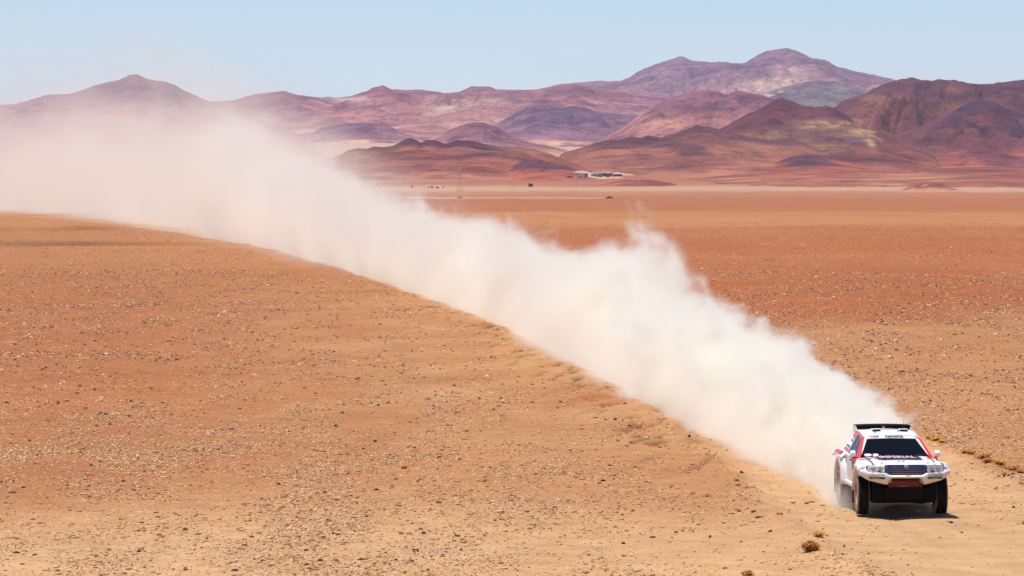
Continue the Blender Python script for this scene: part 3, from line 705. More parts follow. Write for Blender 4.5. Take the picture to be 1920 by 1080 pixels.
# windscreen, sun strip, wipers
def wn_pt(u, v, lift=0.012):
    """u -1..1 across, v 0..1 up the screen"""
    hw = 0.785 + (0.585 - 0.785) * v
    y = -0.655 + 0.755 * v + 0.05 * abs(u) ** 2.2; z = 1.128 + 0.436 * v
    return (u * hw, y - 0.0 , z + lift - 0.025 * abs(u) ** 2.2 * 0)
surf('windscreen', lambda a, b: wn_pt(2 * b - 1, a, 0.030 - 0.02 * abs(2 * b - 1)), 8, 14, GLASS, cabin, th=0.008)
ss = surf('sun_strip', lambda a, b: wn_pt((2 * b - 1) * 0.98, 0.86 + 0.15 * a, 0.038 - 0.02 * abs(2 * b - 1)), 2, 12, ROOFW, cabin, th=0.006)
wu = Vector((0, 0.755, 0.436)).normalized()
letters('TOYOTA', 0.075, DARKL, (0.06, 0.035, 1.573), (1, 0, 0), wu, ss, width=0.42, bold=0.004)
letters('RACING', 0.045, REDL, (-0.38, 0.045, 1.572), (1, 0, 0), wu, ss, width=0.2, bold=0.002)
for k, x_ in ((0, -0.60), (1, -0.43)):
    c0 = Vector((x_, -0.575, 1.212))
    rx = 0.085 if k == 0 else 0.065
    panel('sticker', [c0 + Vector((rx * math.cos(a * math.pi / 8), 0, 0)) + wu * (0.045 * math.sin(a * math.pi / 8)) for a in range(16)], (0, -0.5, 0.86), 0.004, FLESHW, cabin, bevel=0)
for x_, e_ in ((-0.35, -0.02), (0.30, 0.62)):
    wpr = tube('wiper', [(x_, -0.69, 1.155), ((x_ + e_) / 2, -0.60, 1.205), (e_, -0.57, 1.215)], 0.009, BLACKP, cabin, 6)
# roof: crowned skin, vents, scoops, spoiler bar
def roof_fn(a, b):
    u = 2 * b - 1; y = 0.10 + 1.28 * a
    z = np.interp(y, [0.10, 0.30, 0.75, 1.25, 1.42], [1.567, 1.612, 1.650, 1.635, 1.58]) + 0.045 * (1 - u * u)
    return (u * (0.615 - 0.01 * a), y, z)
roof = surf('roof', roof_fn, 14, 12, ROOFW, th=0.02)
def rz(x, y): return float(np.interp(y, [0.10, 0.30, 0.75, 1.25, 1.42], [1.567, 1.612, 1.650, 1.635, 1.58])) + 0.045 * (1 - (x / 0.61) ** 2)
for x_ in (-0.27, 0.33):
    y_ = 0.55; zz = rz(x_, y_)
    sc = prism('roof_scoop', [(y_ - 0.10, zz - 0.01), (y_ - 0.12, zz + 0.045), (y_ + 0.02, zz + 0.05), (y_ + 0.26, zz - 0.01)], x_ - 0.105, x_ + 0.105, ROOFW, roof, bevel=0.012)
    panel('scoop_mouth', [(x_ - 0.085, y_ - 0.126, zz + 0.002), (x_ + 0.085, y_ - 0.126, zz + 0.002), (x_ + 0.085, y_ - 0.133, zz + 0.038), (x_ - 0.085, y_ - 0.133, zz + 0.038)], (0, -1, 0), 0.006, MATTE, sc, bevel=0)
letters('TOTAL', 0.16, REDL, (-0.05, 0.82, 1.705), (1, 0, 0), (0, 1, -0.02), roof, width=0.42, bold=0.003)
for x_, y_ in ((-0.32, 0.28), (0.2, 0.36), (0.28, 0.42)):
    tube('aerial', [(x_, y_, rz(x_, y_) - 0.01), (x_, y_ + 0.01, rz(x_, y_) + 0.05)], 0.012, BLACKP, roof, 6)
sp_ = prism('rear_spoiler', [(1.26, 1.655), (1.24, 1.715), (1.30, 1.73), (1.62, 1.72), (1.64, 1.70), (1.60, 1.655)], -0.60, 0.60, MATTE, bevel=0.012)
for x_ in (-0.61, 0.0, 0.61):
    prism('spoiler_bracket', [(1.28, 1.56), (1.22, 1.66), (1.27, 1.74), (1.66, 1.74), (1.66, 1.58)], x_ - 0.014 - 0.02 * (x_ == 0), x_ + 0.014 + 0.02 * (x_ == 0), ROOFW, sp_, bevel=0.006)
surf('spoiler_blade', lambda a, b: ((2 * b - 1) * 0.62, 1.24 + 0.44 * a, 1.738 + 0.015 * (1 - (2 * b - 1) ** 2) + 0.01 * a), 3, 10, MATTE, sp_, th=0.02)
tube('whip_aerial', [(0.45, 1.2, 1.66), (0.46, 1.24, 1.9)], [0.008, 0.004], BLACKP, car, 6)
# mirrors
for s in (-1, 1):
    ar = tube('mirror_arm', [(s * 0.80, -0.52, 1.14), (s * 0.94, -0.53, 1.17)], [0.03, 0.022], RED, car, 8)
    mr_ = prism('mirror', [(-0.60, 1.17), (-0.61, 1.26), (-0.52, 1.31), (-0.48, 1.30), (-0.48, 1.16)], s * 0.87, s * 0.985, WHITE, bevel=0.025)
    mesh('mirror_glass', [(s * a, -0.475, b) for a, b in ((0.875, 1.16), (0.985, 1.16), (0.985, 1.29), (0.875, 1.29))], [(0, 1, 2, 3)], CHROME, mr_)
    panel('mirror_foot', [(s * 0.79, -0.66, 1.135), (s * 0.93, -0.655, 1.12), (s * 0.93, -0.50, 1.165), (s * 0.79, -0.50, 1.175)], (0, -0.4, 1), 0.05, RED, car, bevel=0.012)
# --- bonnet
def hood_z(x, y):
    t_ = (y + 2.13) / 1.50
    z = 1.085 + 0.075 * t_ + 0.015 * math.sin(math.pi * t_)
    u = abs(x) / 0.70
    z += 0.030 * (1 - u * u) + 0.018 * (1 / (1 + math.exp(-(u - 0.62) * 26))) * (1 - t_ * 0.2)
    z -= 0.05 * max(0, (0.12 - t_) / 0.12) ** 2
    return z
def hood_fn(a, b):
    y = -2.13 + 1.50 * a; u = 2 * b - 1; hw = 0.665 + 0.045 * a
    return (u * hw, y + 0.09 * abs(u) ** 2.5 * (1 - a), hood_z(u * hw, y))
hood = surf('bonnet', hood_fn, 22, 26, WHITE, th=0.03)
def decal_fn(a, b):
    u = 2 * b - 1; y = -1.52 + 0.80 * a
    xl = -0.48 - 0.14 * a; xr = 0.47 + 0.0 * a
    x = xl + (xr - xl) * b
    return (x, y, hood_z(x, y) + 0.005)
dec = surf('bonnet_decal', decal_fn, 10, 16, NAVY, hood, th=0.003)
hup = Vector((0, 0.80, hood_z(0, -0.72) - hood_z(0, -1.52))).normalized()
letters('IMPERIAL', 0.60, PINKL, (-0.03, -1.05, hood_z(0, -1.05) + 0.008), (1, 0, 0), hup, dec, width=0.80, bold=0.010)
letters('//', 0.52, FLESHW, (-0.51, -1.0, hood_z(0.5, -1.0) + 0.010), (1, 0, 0), hup, dec, width=0.08, bold=0.006)
for x_ in (-0.10, 0.0):
    letters('T' if x_ else 'T', 0.16 if x_ else 0.22, DARKL if x_ else REDL, (x_ , -1.83, hood_z(x_, -1.83) + 0.006), (1, 0, 0), hup, hood, width=0.06)
for s in (-1, 1):
    letters('TOYO', 0.16, DARKL, (s * 0.80, -1.0, 1.13), (1, 0, 0), (0, 1, 0.1), hood, width=0.12) if s < 0 else None
    tube('bonnet_pin', [(s * 0.5, -1.98, hood_z(0.5, -1.98) - 0.005), (s * 0.5, -1.98, hood_z(0.5, -1.98) + 0.014)], 0.016, DULLM, hood, 8)
for s in (-1, 1):      # shut lines beside the bonnet and the wiper gap
    tube('shut_line', [(s * (0.668 + 0.045 * q), -2.10 + 1.44 * q + 0.09 * (1 - q), hood_z(0.668, -2.13 + 1.5 * q) + 0.002) for q in (0, 0.2, 0.4, 0.6, 0.8, 1.0)], 0.009, MATTE, hood, 6)
tube('cowl_gap', [(x_, -0.66, hood_z(x_, -0.66) + 0.003) for x_ in (-0.7, -0.4, 0, 0.4, 0.7)], 0.014, MATTE, hood, 6)
# roof centre: dark rubber strip with sponsor marks round it
surf('roof_mark', lambda a, b: (-0.30 + 0.60 * b, 0.62 + 0.30 * a, rz(-0.30 + 0.60 * b, 0.62 + 0.30 * a) + 0.004), 3, 8, m_simple('grey_roof_decal', (0.42, 0.40, 0.44), 0.5), roof, th=0.003)
for s in (-1, 1):
    side_pane('stripe', [(-0.30, 1.145), (0.20, 1.145), (0.20, 1.115), (-0.34, 1.115)], RED, s, 0.045, 0.01, body)
    panel('wing_decal', [(s * 0.915, -1.02, 0.98), (s * 0.905, -0.80, 1.02), (s * 0.905, -0.80, 1.07), (s * 0.915, -1.04, 1.03)], (s, 0, 0), 0.006, m_simple('brown_decal', (0.16, 0.09, 0.05), 0.5), body, bevel=0)
    panel('bonnet_stripe', [(s * 0.60, -1.30, hood_z(0.60, -1.30) + 0.006), (s * 0.66, -1.30, hood_z(0.66, -1.30) + 0.006), (s * 0.69, -0.80, hood_z(0.69, -0.80) + 0.006), (s * 0.655, -0.80, hood_z(0.655, -0.80) + 0.006)], (0, 0, 1), 0.004, RED, hood, bevel=0)
# --- grille and emblem
gf = [( -0.44, 1.095), (0.44, 1.095), (0.475, 1.06), (0.40, 0.90), (0.34, 0.875), (-0.34, 0.875), (-0.40, 0.90), (-0.475, 1.06)]
def yf(x): return -2.20 + 0.20 * (abs(x) / 0.97) ** 2.2     # plan curve of the nose
grille = panel('grille', [(x, yf(x) + 0.02, z) for x, z in gf], (0, -1, 0), 0.08, NAVY, car, bevel=0.01)
for k, z_ in enumerate((1.045, 1.0, 0.955, 0.915)):
    hw = 0.40 - 0.017 * k
    tube('grille_slat', [(-hw, yf(hw) - 0.0, z_), (-hw / 2, yf(hw / 2) - 0.012, z_), (0, yf(0) - 0.015, z_), (hw / 2, yf(hw / 2) - 0.012, z_), (hw, yf(hw), z_)], 0.0085, DULLM if k else BLUE, grille, 6)
for s in (-1, 1):
    panel('grille_cheek', [(s * 0.455, yf(0.45) - 0.01, 1.08), (s * 0.395, yf(0.40) - 0.014, 1.075), (s * 0.365, yf(0.37) - 0.014, 0.90), (s * 0.405, yf(0.40) - 0.01, 0.905)], (0, -1, 0), 0.03, BLUE, grille, bevel=0.006)
def ring(name, cx_, cz_, rx, rz_, r, parent, y, mat=CHROME):
    pts = [(cx_ + rx * math.cos(2 * math.pi * k / 20), y, cz_ + rz_ * math.sin(2 * math.pi * k / 20)) for k in range(21)]
    return tube(name, pts, r, mat, parent, 6)
em = ring('emblem', 0, 1.062, 0.050, 0.030, 0.006, grille, -2.235)
ring('emblem_ring', 0, 1.070, 0.034, 0.014, 0.006, em, -2.238); ring('emblem_ring', 0, 1.060, 0.015, 0.030, 0.006, em, -2.238)
# --- headlamps
for s in (-1, 1):
    pts = [(0.475, 1.088), (0.80, 1.078), (0.845, 1.05), (0.835, 0.955), (0.78, 0.935), (0.475, 0.925), (0.44, 0.955)]
    hl = panel('headlight', [(s * x, yf(x) + 0.0, z) for x, z in pts], (0, -1, 0), 0.10, BLACKP, car, bevel=0.01)
    lp = [(0.462, 1.078), (0.805, 1.066), (0.825, 1.04), (0.815, 0.965), (0.77, 0.945), (0.475, 0.935), (0.452, 0.96)]
    lo = panel('lens', [(s * x, yf(x) - 0.012, z) for x, z in lp], (0, -1, 0), 0.01, LENS, hl, bevel=0.004)
    for cx_, rr_ in ((0.555, 0.040), (0.70, 0.046)):
        V = []; Fc = []
        for j, (q, dy) in enumerate(((1.0, -0.018), (0.75, -0.003), (0.4, 0.004))):
            V += [(s * cx_ + rr_ * q * math.cos(2 * math.pi * k / 14), yf(cx_) + dy - 0.012, 1.01 + rr_ * q * math.sin(2 * math.pi * k / 14)) for k in range(14)]
        for j in range(2):
            Fc += [(j * 14 + k, j * 14 + (k + 1) % 14, (j + 1) * 14 + (k + 1) % 14, (j + 1) * 14 + k) for k in range(14)]
        Fc.append(tuple(2 * 14 + k for k in range(14)))
        mesh('reflector', V, Fc, CHROME, hl, smooth=True)
    mesh('indicator', [(s * a, yf(abs(a)) - 0.02, b) for a, b in ((0.52, 0.945), (0.64, 0.945), (0.58, 0.975))], [(0, 1, 2)], MATTE, hl)
# --- bumper
def bump_fn():
    xs = np.linspace(-1, 1, 41)
    V = []
    for u in xs:
        x = u * 0.975; a = abs(x)
        top = float(np.interp(a, [0, 0.36, 0.44, 0.80, 0.90, 0.975], [0.872, 0.872, 0.92, 0.935, 0.985, 0.985]))
        bot = float(np.interp(a, [0, 0.335, 0.375, 0.46, 0.80, 0.975], [0.800, 0.800, 0.665, 0.672, 0.755, 0.865]))
        y = yf(a) - 0.045
        fold = float(np.interp(a, [0, 0.335, 0.375, 0.80, 0.975], [0.822, 0.822, 0.745, 0.795, 0.885]))
        for (yy, z) in ((y + 0.14, top), (y + 0.02, top + 0.004), (y, top - 0.018), (y - 0.012, (top + fold) / 2), (y + 0.004, fold), (y + 0.07, bot + 0.006), (y + 0.16, bot)):
            V.append((x, yy, z))
    m = 7
    Fc = [(i * m + k, (i + 1) * m + k, (i + 1) * m + k + 1, i * m + k + 1) for i in range(40) for k in range(m - 1)]
    Fc += [(i * m + m - 1, (i + 1) * m + m - 1, (i + 1) * m, i * m) for i in range(40)]
    Fc += [tuple(range(m)), tuple(40 * m + k for k in range(m - 1, -1, -1))]
    return V, Fc
V, Fc = bump_fn()
bumper = mesh('bumper', V, Fc, WHITE, car, smooth=True)
bm = bmesh.new(); bm.from_mesh(bumper.data); bmesh.ops.recalc_face_normals(bm, faces=bm.faces); bm.to_mesh(bumper.data); bm.free()
es = bumper.modifiers.new('edge', 'EDGE_SPLIT'); es.split_angle = R(50)
for s in (-1, 1):
    letters('TOYOTA', 0.052, DARKL, (s * 0.63, yf(0.63) - 0.068, 0.885), (1, s * 0.16, 0), (0, 0, 1), bumper, width=0.34, bold=0.001)
    letters('MOTORS', 0.066, DARKL, (s * 0.63, yf(0.63) - 0.068, 0.812), (1, s * 0.16, 0), (0, 0, 1), bumper, width=0.34, bold=0.003)
    # cheek pieces beside the radiator opening
    panel('bumper_bracket', [(s * 0.37, -2.16, 0.80), (s * 0.30, -2.17, 0.81), (s * 0.30, -2.12, 0.72), (s * 0.37, -2.10, 0.68)], (0, -1, 0), 0.05, DULLM, bumper, bevel=0.008)
rad = panel('radiator_guard', [(-0.37, -2.10, 0.775), (0.37, -2.10, 0.775), (0.37, -2.04, 0.60), (-0.37, -2.04, 0.60)], (0, -1, -0.3), 0.05, REDT, car, bevel=0.01)
letters('IMPERIAL', 0.11, m_simple('shaded_red_lettering', (0.20, 0.012, 0.016), 0.5), (0, -2.085, 0.70), (1, 0, 0), (0, -0.3, 1), rad, width=0.62, bold=0.004)  # guard lies in shade: its red letters are darkened in the colour
letters('IMPERIAL', 0.035, DULLM, (-0.04, -2.065, 0.632), (1, 0, 0), (0, -0.3, 1), rad, width=0.24)
mesh('nose_shade_block', [(a, b, c) for a in (-0.70, 0.70) for b in (-1.96, -1.84) for c in (0.30, 0.86)], [(0, 1, 3, 2), (4, 6, 7, 5), (0, 4, 5, 1), (2, 3, 7, 6), (0, 2, 6, 4), (1, 5, 7, 3)], MATTE, car, bevel=0.02)  # black block that fills the space below the bumper with shade
mesh('belly_shade_block', [(a, b, c) for a in (-0.68, 0.68) for b in (-1.83, 2.30) for c in (0.25, 0.52)], [(0, 1, 3, 2), (4, 6, 7, 5), (0, 4, 5, 1), (2, 3, 7, 6), (0, 2, 6, 4), (1, 5, 7, 3)], UNDER, car, bevel=0.03)  # added dark box, blocks light and deepens the shade under the car
surf('skid_plate', lambda a, b: ((2 * b - 1) * (0.58 + 0.08 * a), -2.02 + 0.50 * a, 0.60 - 0.34 * a), 6, 6, UNDER, th=0.02)
for s in (-1, 1):
    # suspension: arms, damper, half shaft, and a small tow eye
    tube('suspension_arm', [(s * 0.36, AXF - 0.18, 0.46), (s * 0.74, AXF - 0.02, 0.38)], 0.028, MATTE)
    tube('suspension_arm', [(s * 0.36, AXF + 0.20, 0.46), (s * 0.74, AXF + 0.02, 0.38)], 0.028, MATTE)
    tube('damper', [(s * 0.66, AXF - 0.05, 0.42), (s * 0.52, AXF + 0.02, 0.86)], 0.04, MATTE)
    tube('drive_shaft', [(s * 0.2, AXF, 0.45), (s * 0.76, AXF, 0.42)], 0.03, UNDER)
tube('rear_axle', [(-0.76, AXR, 0.42), (-0.15, AXR, 0.42), (0, AXR, 0.42), (0.15, AXR, 0.42), (0.76, AXR, 0.42)], [0.05, 0.05, 0.14, 0.05, 0.05], UNDER)
ring('tow_eye', -0.58, 0.475, 0.035, 0.016, 0.010, car, -1.72, DULLM)
# load bed lid and rear light
panel('bed_cover', [(-0.78, 1.60, 1.175), (0.78, 1.60, 1.175), (0.78, 2.42, 1.15), (-0.78, 2.42, 1.15)], (0, 0, 1), 0.02, ROOFW, car, bevel=0.01)
for s in (-1, 1):
    # raised rear wing top with red edge
    surf('rear_wing', (lambda s: (lambda u, v: (s * (0.80 + 0.20 * (v if s > 0 else v)), 1.02 + 1.42 * (u if s > 0 else 1 - u), 1.15 + 0.045 * math.sin(math.pi * (u if s > 0 else 1 - u)) - 0.12 * v ** 2.5)))(s), 12, 6, WHITE, th=0.04)
    panel('wing_stripe', [(s * 0.90, 1.25, 1.185), (s * 0.98, 1.25, 1.13), (s * 0.98, 2.2, 1.11), (s * 0.90, 2.2, 1.175)], (s, 0, 0.6), 0.012, RED, car, bevel=0)
    panel('tail_light', [(s * 0.74, 2.475, 0.86), (s * 0.86, 2.475, 0.86), (s * 0.86, 2.475, 1.08), (s * 0.74, 2.475, 1.08)], (0, 1, 0), 0.03, RED, car, bevel=0.006)

# --- wheels
def make_wheel():
    w = empty('wheel', (0, 0, 0)); w.parent = car
    Rr, W = 0.40, 0.135
    prof = [(0.225, -0.105), (0.25, -0.125), (0.30, -0.137), (0.35, -0.136), (0.383, -0.122), (0.395, -0.10), (0.392, -0.03), (0.392, 0.03), (0.395, 0.10), (0.383, 0.122), (0.35, 0.136), (0.30, 0.137), (0.25, 0.125), (0.225, 0.105)]
    n = 44; V, Fc = [], []
    for i in range(n):
        a = 2 * math.pi * i / n
        for k, (r, x) in enumerate(prof): V.append((x, r * math.cos(a), r * math.sin(a)))
    m = len(prof)
    for i in range(n):
        j = (i + 1) % n
        Fc += [(i * m + k, i * m + k + 1, j * m + k + 1, j * m + k) for k in range(m - 1)]
    base = len(V)
    for i in range(36):                    # tread blocks
        for (x0, x1, da) in ((-0.128, -0.06, 0), (-0.045, 0.0, 0.5), (0.01, 0.05, 0), (0.062, 0.128, 0.5)):
            a0 = 2 * math.pi * (i + da) / 36; a1 = a0 + 2 * math.pi * 0.6 / 36
            b = len(V); rt = 0.409 if abs(x0) < 0.06 or x1 < 0.06 else 0.407
            for x in (x0, x1):
                for a in (a0, a1):
                    for r in (0.385, rt): V.append((x, r * math.cos(a), r * math.sin(a)))
            Fc += [(b + q[0], b + q[1], b + q[2], b + q[3]) for q in ((0, 1, 3, 2), (4, 6, 7, 5), (0, 4, 5, 1), (2, 3, 7, 6), (1, 5, 7, 3))]
    ty = mesh('tyre', V, Fc, RUBBER, w)
    # rim: dished disc with spokes, both faces
    V, Fc = [], []; n = 40
    rp = [(0.228, 0.112), (0.215, 0.118), (0.205, 0.095), (0.19, 0.055), (0.075, 0.075), (0.06, 0.095), (0.0, 0.097)]
    for i in range(n):
        a = 2 * math.pi * i / n
        for (r, x) in rp: V.append((x, r * math.cos(a), r * math.sin(a)))
    m = len(rp)
    for i in range(n):
        j = (i + 1) % n
        Fc += [(i * m + k, i * m + k + 1, j * m + k + 1, j * m + k) for k in range(m - 1)]
    mi = []
    for f in Fc:
        i = f[0] // m; k = f[0] % m
        mi.append(1 if (k == 3 and (i % 5) in (2, 3)) else 0)
    rim = mesh('rim', V, Fc, [RIMM, MATTE], w, mi=mi, smooth=True)
    for k in range(8):
        a = 2 * math.pi * k / 8
        c_, s_ = math.cos(a), math.sin(a)
        pts = []
        for r, x, hw in ((0.07, 0.092, 0.022), (0.20, 0.098, 0.014)):
            for q in (-hw, hw): pts.append((x, r * c_ - q * s_, r * s_ + q * c_))
        pts2 = [(x - 0.02, y, z) for x, y, z in pts]
        mesh('spoke', pts + pts2, [(0, 1, 3, 2), (4, 6, 7, 5), (0, 2, 6, 4), (1, 5, 7, 3), (0, 4, 5, 1), (2, 3, 7, 6)], RIMM, rim)
    return w
w0 = make_wheel()
def place(o, loc, rz_, steer=0.0):
    o.location = loc; o.rotation_euler = (0.37, 0, rz_)
def copy_tree(o, parent=None):
    c = o.copy(); C.objects.link(c)
    if parent: c.parent = parent
    for ch in list(o.children): copy_tree(ch, c)
    return c
spots = [(-0.845, AXF, 0.403, math.pi + R(-2)), (0.845, AXF, 0.403, R(-2)), (-0.845, AXR, 0.403, math.pi), (0.845, AXR, 0.403, 0)]
ws = [w0] + [copy_tree(w0, car) for _ in range(3)]
for w_, (x_, y_, z_, a_) in zip(ws, spots):
    w_.location = (x_, y_, z_ - 0.01); w_.rotation_euler = (0, 0, a_)
# ------------------------------------------------------------------ dry tufts and single rocks
def m_blade(name, a, b):
    t = NT(name); r = t.n('NewGeometry').outputs['Random Per Island']
    return t.finish(t.mix(r, a, b), 0.8, spec=0.15)
STRAW = m_blade('dry_straw', (0.62, 0.31, 0.06), (0.44, 0.20, 0.04)); RUSTY = m_blade('rusty_twigs', (0.50, 0.21, 0.05), (0.26, 0.09, 0.03))
def tuft(name, loc, w, h, n, mat, seed, label, cat, group=None, dens=1.0):
    r = np.random.default_rng(seed); V, Fc = [], []
    for i in range(n):
        a = r.uniform(0, 2 * math.pi); q = abs(r.normal(0, 0.42)); q = min(q, 1)
        bx, by = 0.25 * w * q * math.cos(a), 0.25 * w * q * math.sin(a)
        tx, ty = bx + 0.5 * w * q * math.cos(a) + r.normal(0, 0.06) * w, by + 0.5 * w * q * math.sin(a) + r.normal(0, 0.06) * w
        hh = h * r.uniform(0.45, 1.0) * (1 - 0.35 * q); wd = r.uniform(0.004, 0.011)
        sa = r.uniform(0, math.pi); sx_, sy_ = math.cos(sa) * wd, math.sin(sa) * wd
        mx, my, mz = (bx + tx) / 2 * 0.8, (by + ty) / 2 * 0.8, hh * 0.62
        b = len(V)
        V += [(bx - sx_, by - sy_, -0.02), (bx + sx_, by + sy_, -0.02), (mx + sx_, my + sy_, mz), (mx - sx_, my - sy_, mz), (tx, ty, hh)]
        Fc += [(b, b + 1, b + 2, b + 3), (b + 3, b + 2, b + 4)]
        if r.random() < 0.6:       # side twig with a small leaf clump
            kx, ky, kz = mx + r.normal(0, 0.08) * w, my + r.normal(0, 0.08) * w, mz + r.uniform(0, 0.25) * h
            b = len(V); l = r.uniform(0.012, 0.028)
            V += [(mx, my, mz), (kx + l, ky, kz), (kx, ky + l, kz + l), (kx - l, ky, kz + l * 0.4), (kx, ky - l, kz - l * 0.5)]
            Fc += [(b, b + 1, b + 2), (b, b + 2, b + 3), (b + 1, b + 2, b + 3), (b + 1, b + 4, b + 3)]
    o = mesh(name, V, Fc, mat, loc=loc)
    tag(o, label, cat, group); return o
tuft('dry_bush', at(1521, 1036), 0.42, 0.24, 520, RUSTY, 1, 'largest rust brown dry bush on the left verge of the track', 'bush')
tuft('dry_bush', at(1536, 1009), 0.28, 0.13, 260, STRAW, 2, 'straw coloured small tuft just behind the rust brown bush', 'bush')
tuft('dry_bush', at(757, 880), 0.20, 0.11, 200, STRAW, 3, 'lone yellow tuft on bare sand in the middle of the left plain', 'bush')
tuft('dry_bush', at(1462, 966), 0.18, 0.07, 140, STRAW, 4, 'flat pale tuft among stones left of the track berm', 'bush')
tuft('dry_bush', at(1404, 1082), 0.30, 0.10, 200, RUSTY, 5, 'low brown tuft cut by the bottom edge of the picture', 'bush')
row = [(1745, 824, 0.30, 0.12, 'yellow straw tuft on the right berm nearest the pickup roof'), (1757, 827, 0.36, 0.12, 'long yellow tuft second from the pickup along the right berm'), (1768, 831, 0.22, 0.10, 'thin end of the yellow tufts beside the pickup mirror'),
       (1812, 850, 0.26, 0.10, 'first orange tuft of the sparse row down the right berm'), (1822, 853, 0.24, 0.10, 'second orange tuft of the sparse row, touching the first'), (1846, 861, 0.34, 0.15, 'big brown orange tuft over a dark stone on the right berm'),
       (1853, 868, 0.26, 0.12, 'tuft tucked against the big brown orange one'), (1866, 868, 0.22, 0.10, 'narrow tuft midway along the right berm row'), (1876, 873, 0.38, 0.16, 'widest golden brown tuft on the right berm'),
       (1890, 881, 0.26, 0.10, 'dull tuft just past the widest golden brown one'), (1902, 884, 0.34, 0.12, 'orange tuft next to last before the right picture edge'), (1914, 888, 0.26, 0.10, 'last tuft of the row at the right picture edge')]
for i, (px, py, w_, h_, lb) in enumerate(row):
    tuft('dry_bush', at(px, py), w_ * 1.25, h_, 240, STRAW if i in (0, 1, 2, 7, 8) else RUSTY, 20 + i, lb, 'bush', 'dry tufts along the right berm')

DARKR = m_simple('dark_desert_stone', (0.055, 0.04, 0.04), 0.85, var=0.4, scale=14, spec=0.2)
TANR = m_simple('tan_desert_stone', (0.50, 0.34, 0.22), 0.9, var=0.25, scale=14, spec=0.2)
BRNR = m_simple('brown_desert_stone', (0.20, 0.11, 0.075), 0.9, var=0.3, scale=14, spec=0.2)
def rock(loc, w, h, mat, seed, label, group=None):
    bm = bmesh.new(); bmesh.ops.create_icosphere(bm, subdivisions=2, radius=1)
    r = np.random.default_rng(seed); ph = r.uniform(0, 9, 3)
    for v in bm.verts:
        c = v.co; f = 1 + 0.22 * math.sin(c.x * 3.1 + ph[0]) * math.cos(c.y * 2.7 + ph[1]) + 0.14 * math.sin(c.z * 4.3 + ph[2]) + r.uniform(-0.07, 0.07)
        v.co = Vector((c.x * f * w * 0.5, c.y * f * w * 0.36, max(c.z * f, -0.35) * h * 0.6 + h * 0.2))
    me = bpy.data.meshes.new('rock'); bm.to_mesh(me); bm.free(); me.materials.append(mat)
    o = link('rock', me); o.location = loc; o.rotation_euler = (0, 0, r.uniform(0, 6))
    tag(o, label, 'rock', group)
ROCKS = [(1293, 823, .09, .09, DARKR, 'upright dark stone right against the lower edge of the dust'), (1149, 821, .06, .07, DARKR, 'small dark stone on smooth sand below the ruts at the dust edge'), (1391, 888, .12, .07, DARKR, 'tilted black stone of a close pair by the left berm'),
 (1382, 903, .10, .06, DARKR, 'black stone in front of the tilted one of a close pair'), (1192, 879, .12, .04, DARKR, 'flat dark stone left of centre between two gravel patches'), (1310, 884, .08, .05, BRNR, 'brown stone midway between the dark edge stone and the black pair'),
 (1414, 964, .17, .05, DARKR, 'long flat dark stone in the pale pebbly patch'), (1424, 973, .22, .06, BRNR, 'reddish brown slab in the pale pebbly patch'), (1387, 962, .09, .06, DARKR, 'dark stone at the left end of the pale pebbly patch'), (1445, 1000, .10, .05, DARKR, 'dark stone just below the pale pebbly patch'),
 (1224, 1011, .16, .04, DARKR, 'thin dark slab lying on sand near the bottom centre right'), (1268, 1000, .12, .04, DARKR, 'dark slab right of and behind the thin one near the bottom'), (1169, 1021, .12, .04, DARKR, 'dark slab left of the thin one near the bottom'), (1332, 1010, .06, .08, BRNR, 'upright brown stone in the lower right gravel'),
 (703, 830, .15, .08, DARKR, 'largest black stone on the left plain above the lone yellow tuft'), (629, 800, .12, .07, DARKR, 'black stone farther back and left of the largest one'), (794, 1002, .14, .06, DARKR, 'black stone in the gravel below the lone yellow tuft'), (1040, 954, .11, .05, DARKR, 'dark stone right of centre in the foreground gravel'),
 (600, 1055, .15, .06, DARKR, 'black stone by the bottom edge left of centre'), (440, 1073, .13, .05, DARKR, 'dark stone touching the bottom edge at left'), (170, 875, .16, .06, DARKR, 'black stone on the reddish ground at far left'), (250, 922, .14, .04, DARKR, 'flat dark stone lower at far left'),
 (487, 799, .10, .05, DARKR, 'dark stone on the upper left gravel band'), (22, 926, .26, .04, DARKR, 'long dark slab near the left picture edge'), (156, 929, .22, .04, TANR, 'long pale slab near the left picture edge'), (832, 928, .16, .07, TANR, 'large pale stone in the middle foreground'),
 (1793, 813, .11, .08, TANR, 'pale stone up the slope right of the pickup'), (1797, 831, .12, .09, TANR, 'pale split stone just above the right berm'), (1804, 832, .08, .07, TANR, 'small pale stone touching the split stone'), (1850, 871, .07, .08, DARKR, 'dark stone under the brown orange tuft'),
 (1821, 824, .12, .06, BRNR, 'brown stone right of the pale split stone'), (1881, 836, .14, .05, BRNR, 'brown slab near the right picture edge above the berm'), (1891, 823, .10, .07, BRNR, 'brown stone farthest up near the right edge'), (1884, 895, .10, .06, DARKR, 'dark stone of a pair below the right berm'),
 (1892, 894, .08, .06, DARKR, 'second dark stone of the pair below the right berm'), (1917, 909, .18, .08, BRNR, 'brown stone cut by the right picture edge'), (1902, 953, .07, .06, DARKR, 'lone dark pebble on the track at right'), (1805, 1001, .06, .05, BRNR, 'lone brown pebble in the middle of the track'),
 (1513, 947, .14, .05, BRNR, 'dark flake on the left edge of the track'), (1584, 1027, .08, .07, BRNR, 'brown stone on the left rut beyond the rust bush')]
for i, (px, py, w_, h_, mt, lb) in enumerate(ROCKS):
    rock(at(px, py), w_, h_, mt, 300 + i, lb, 'single stones on the desert floor')

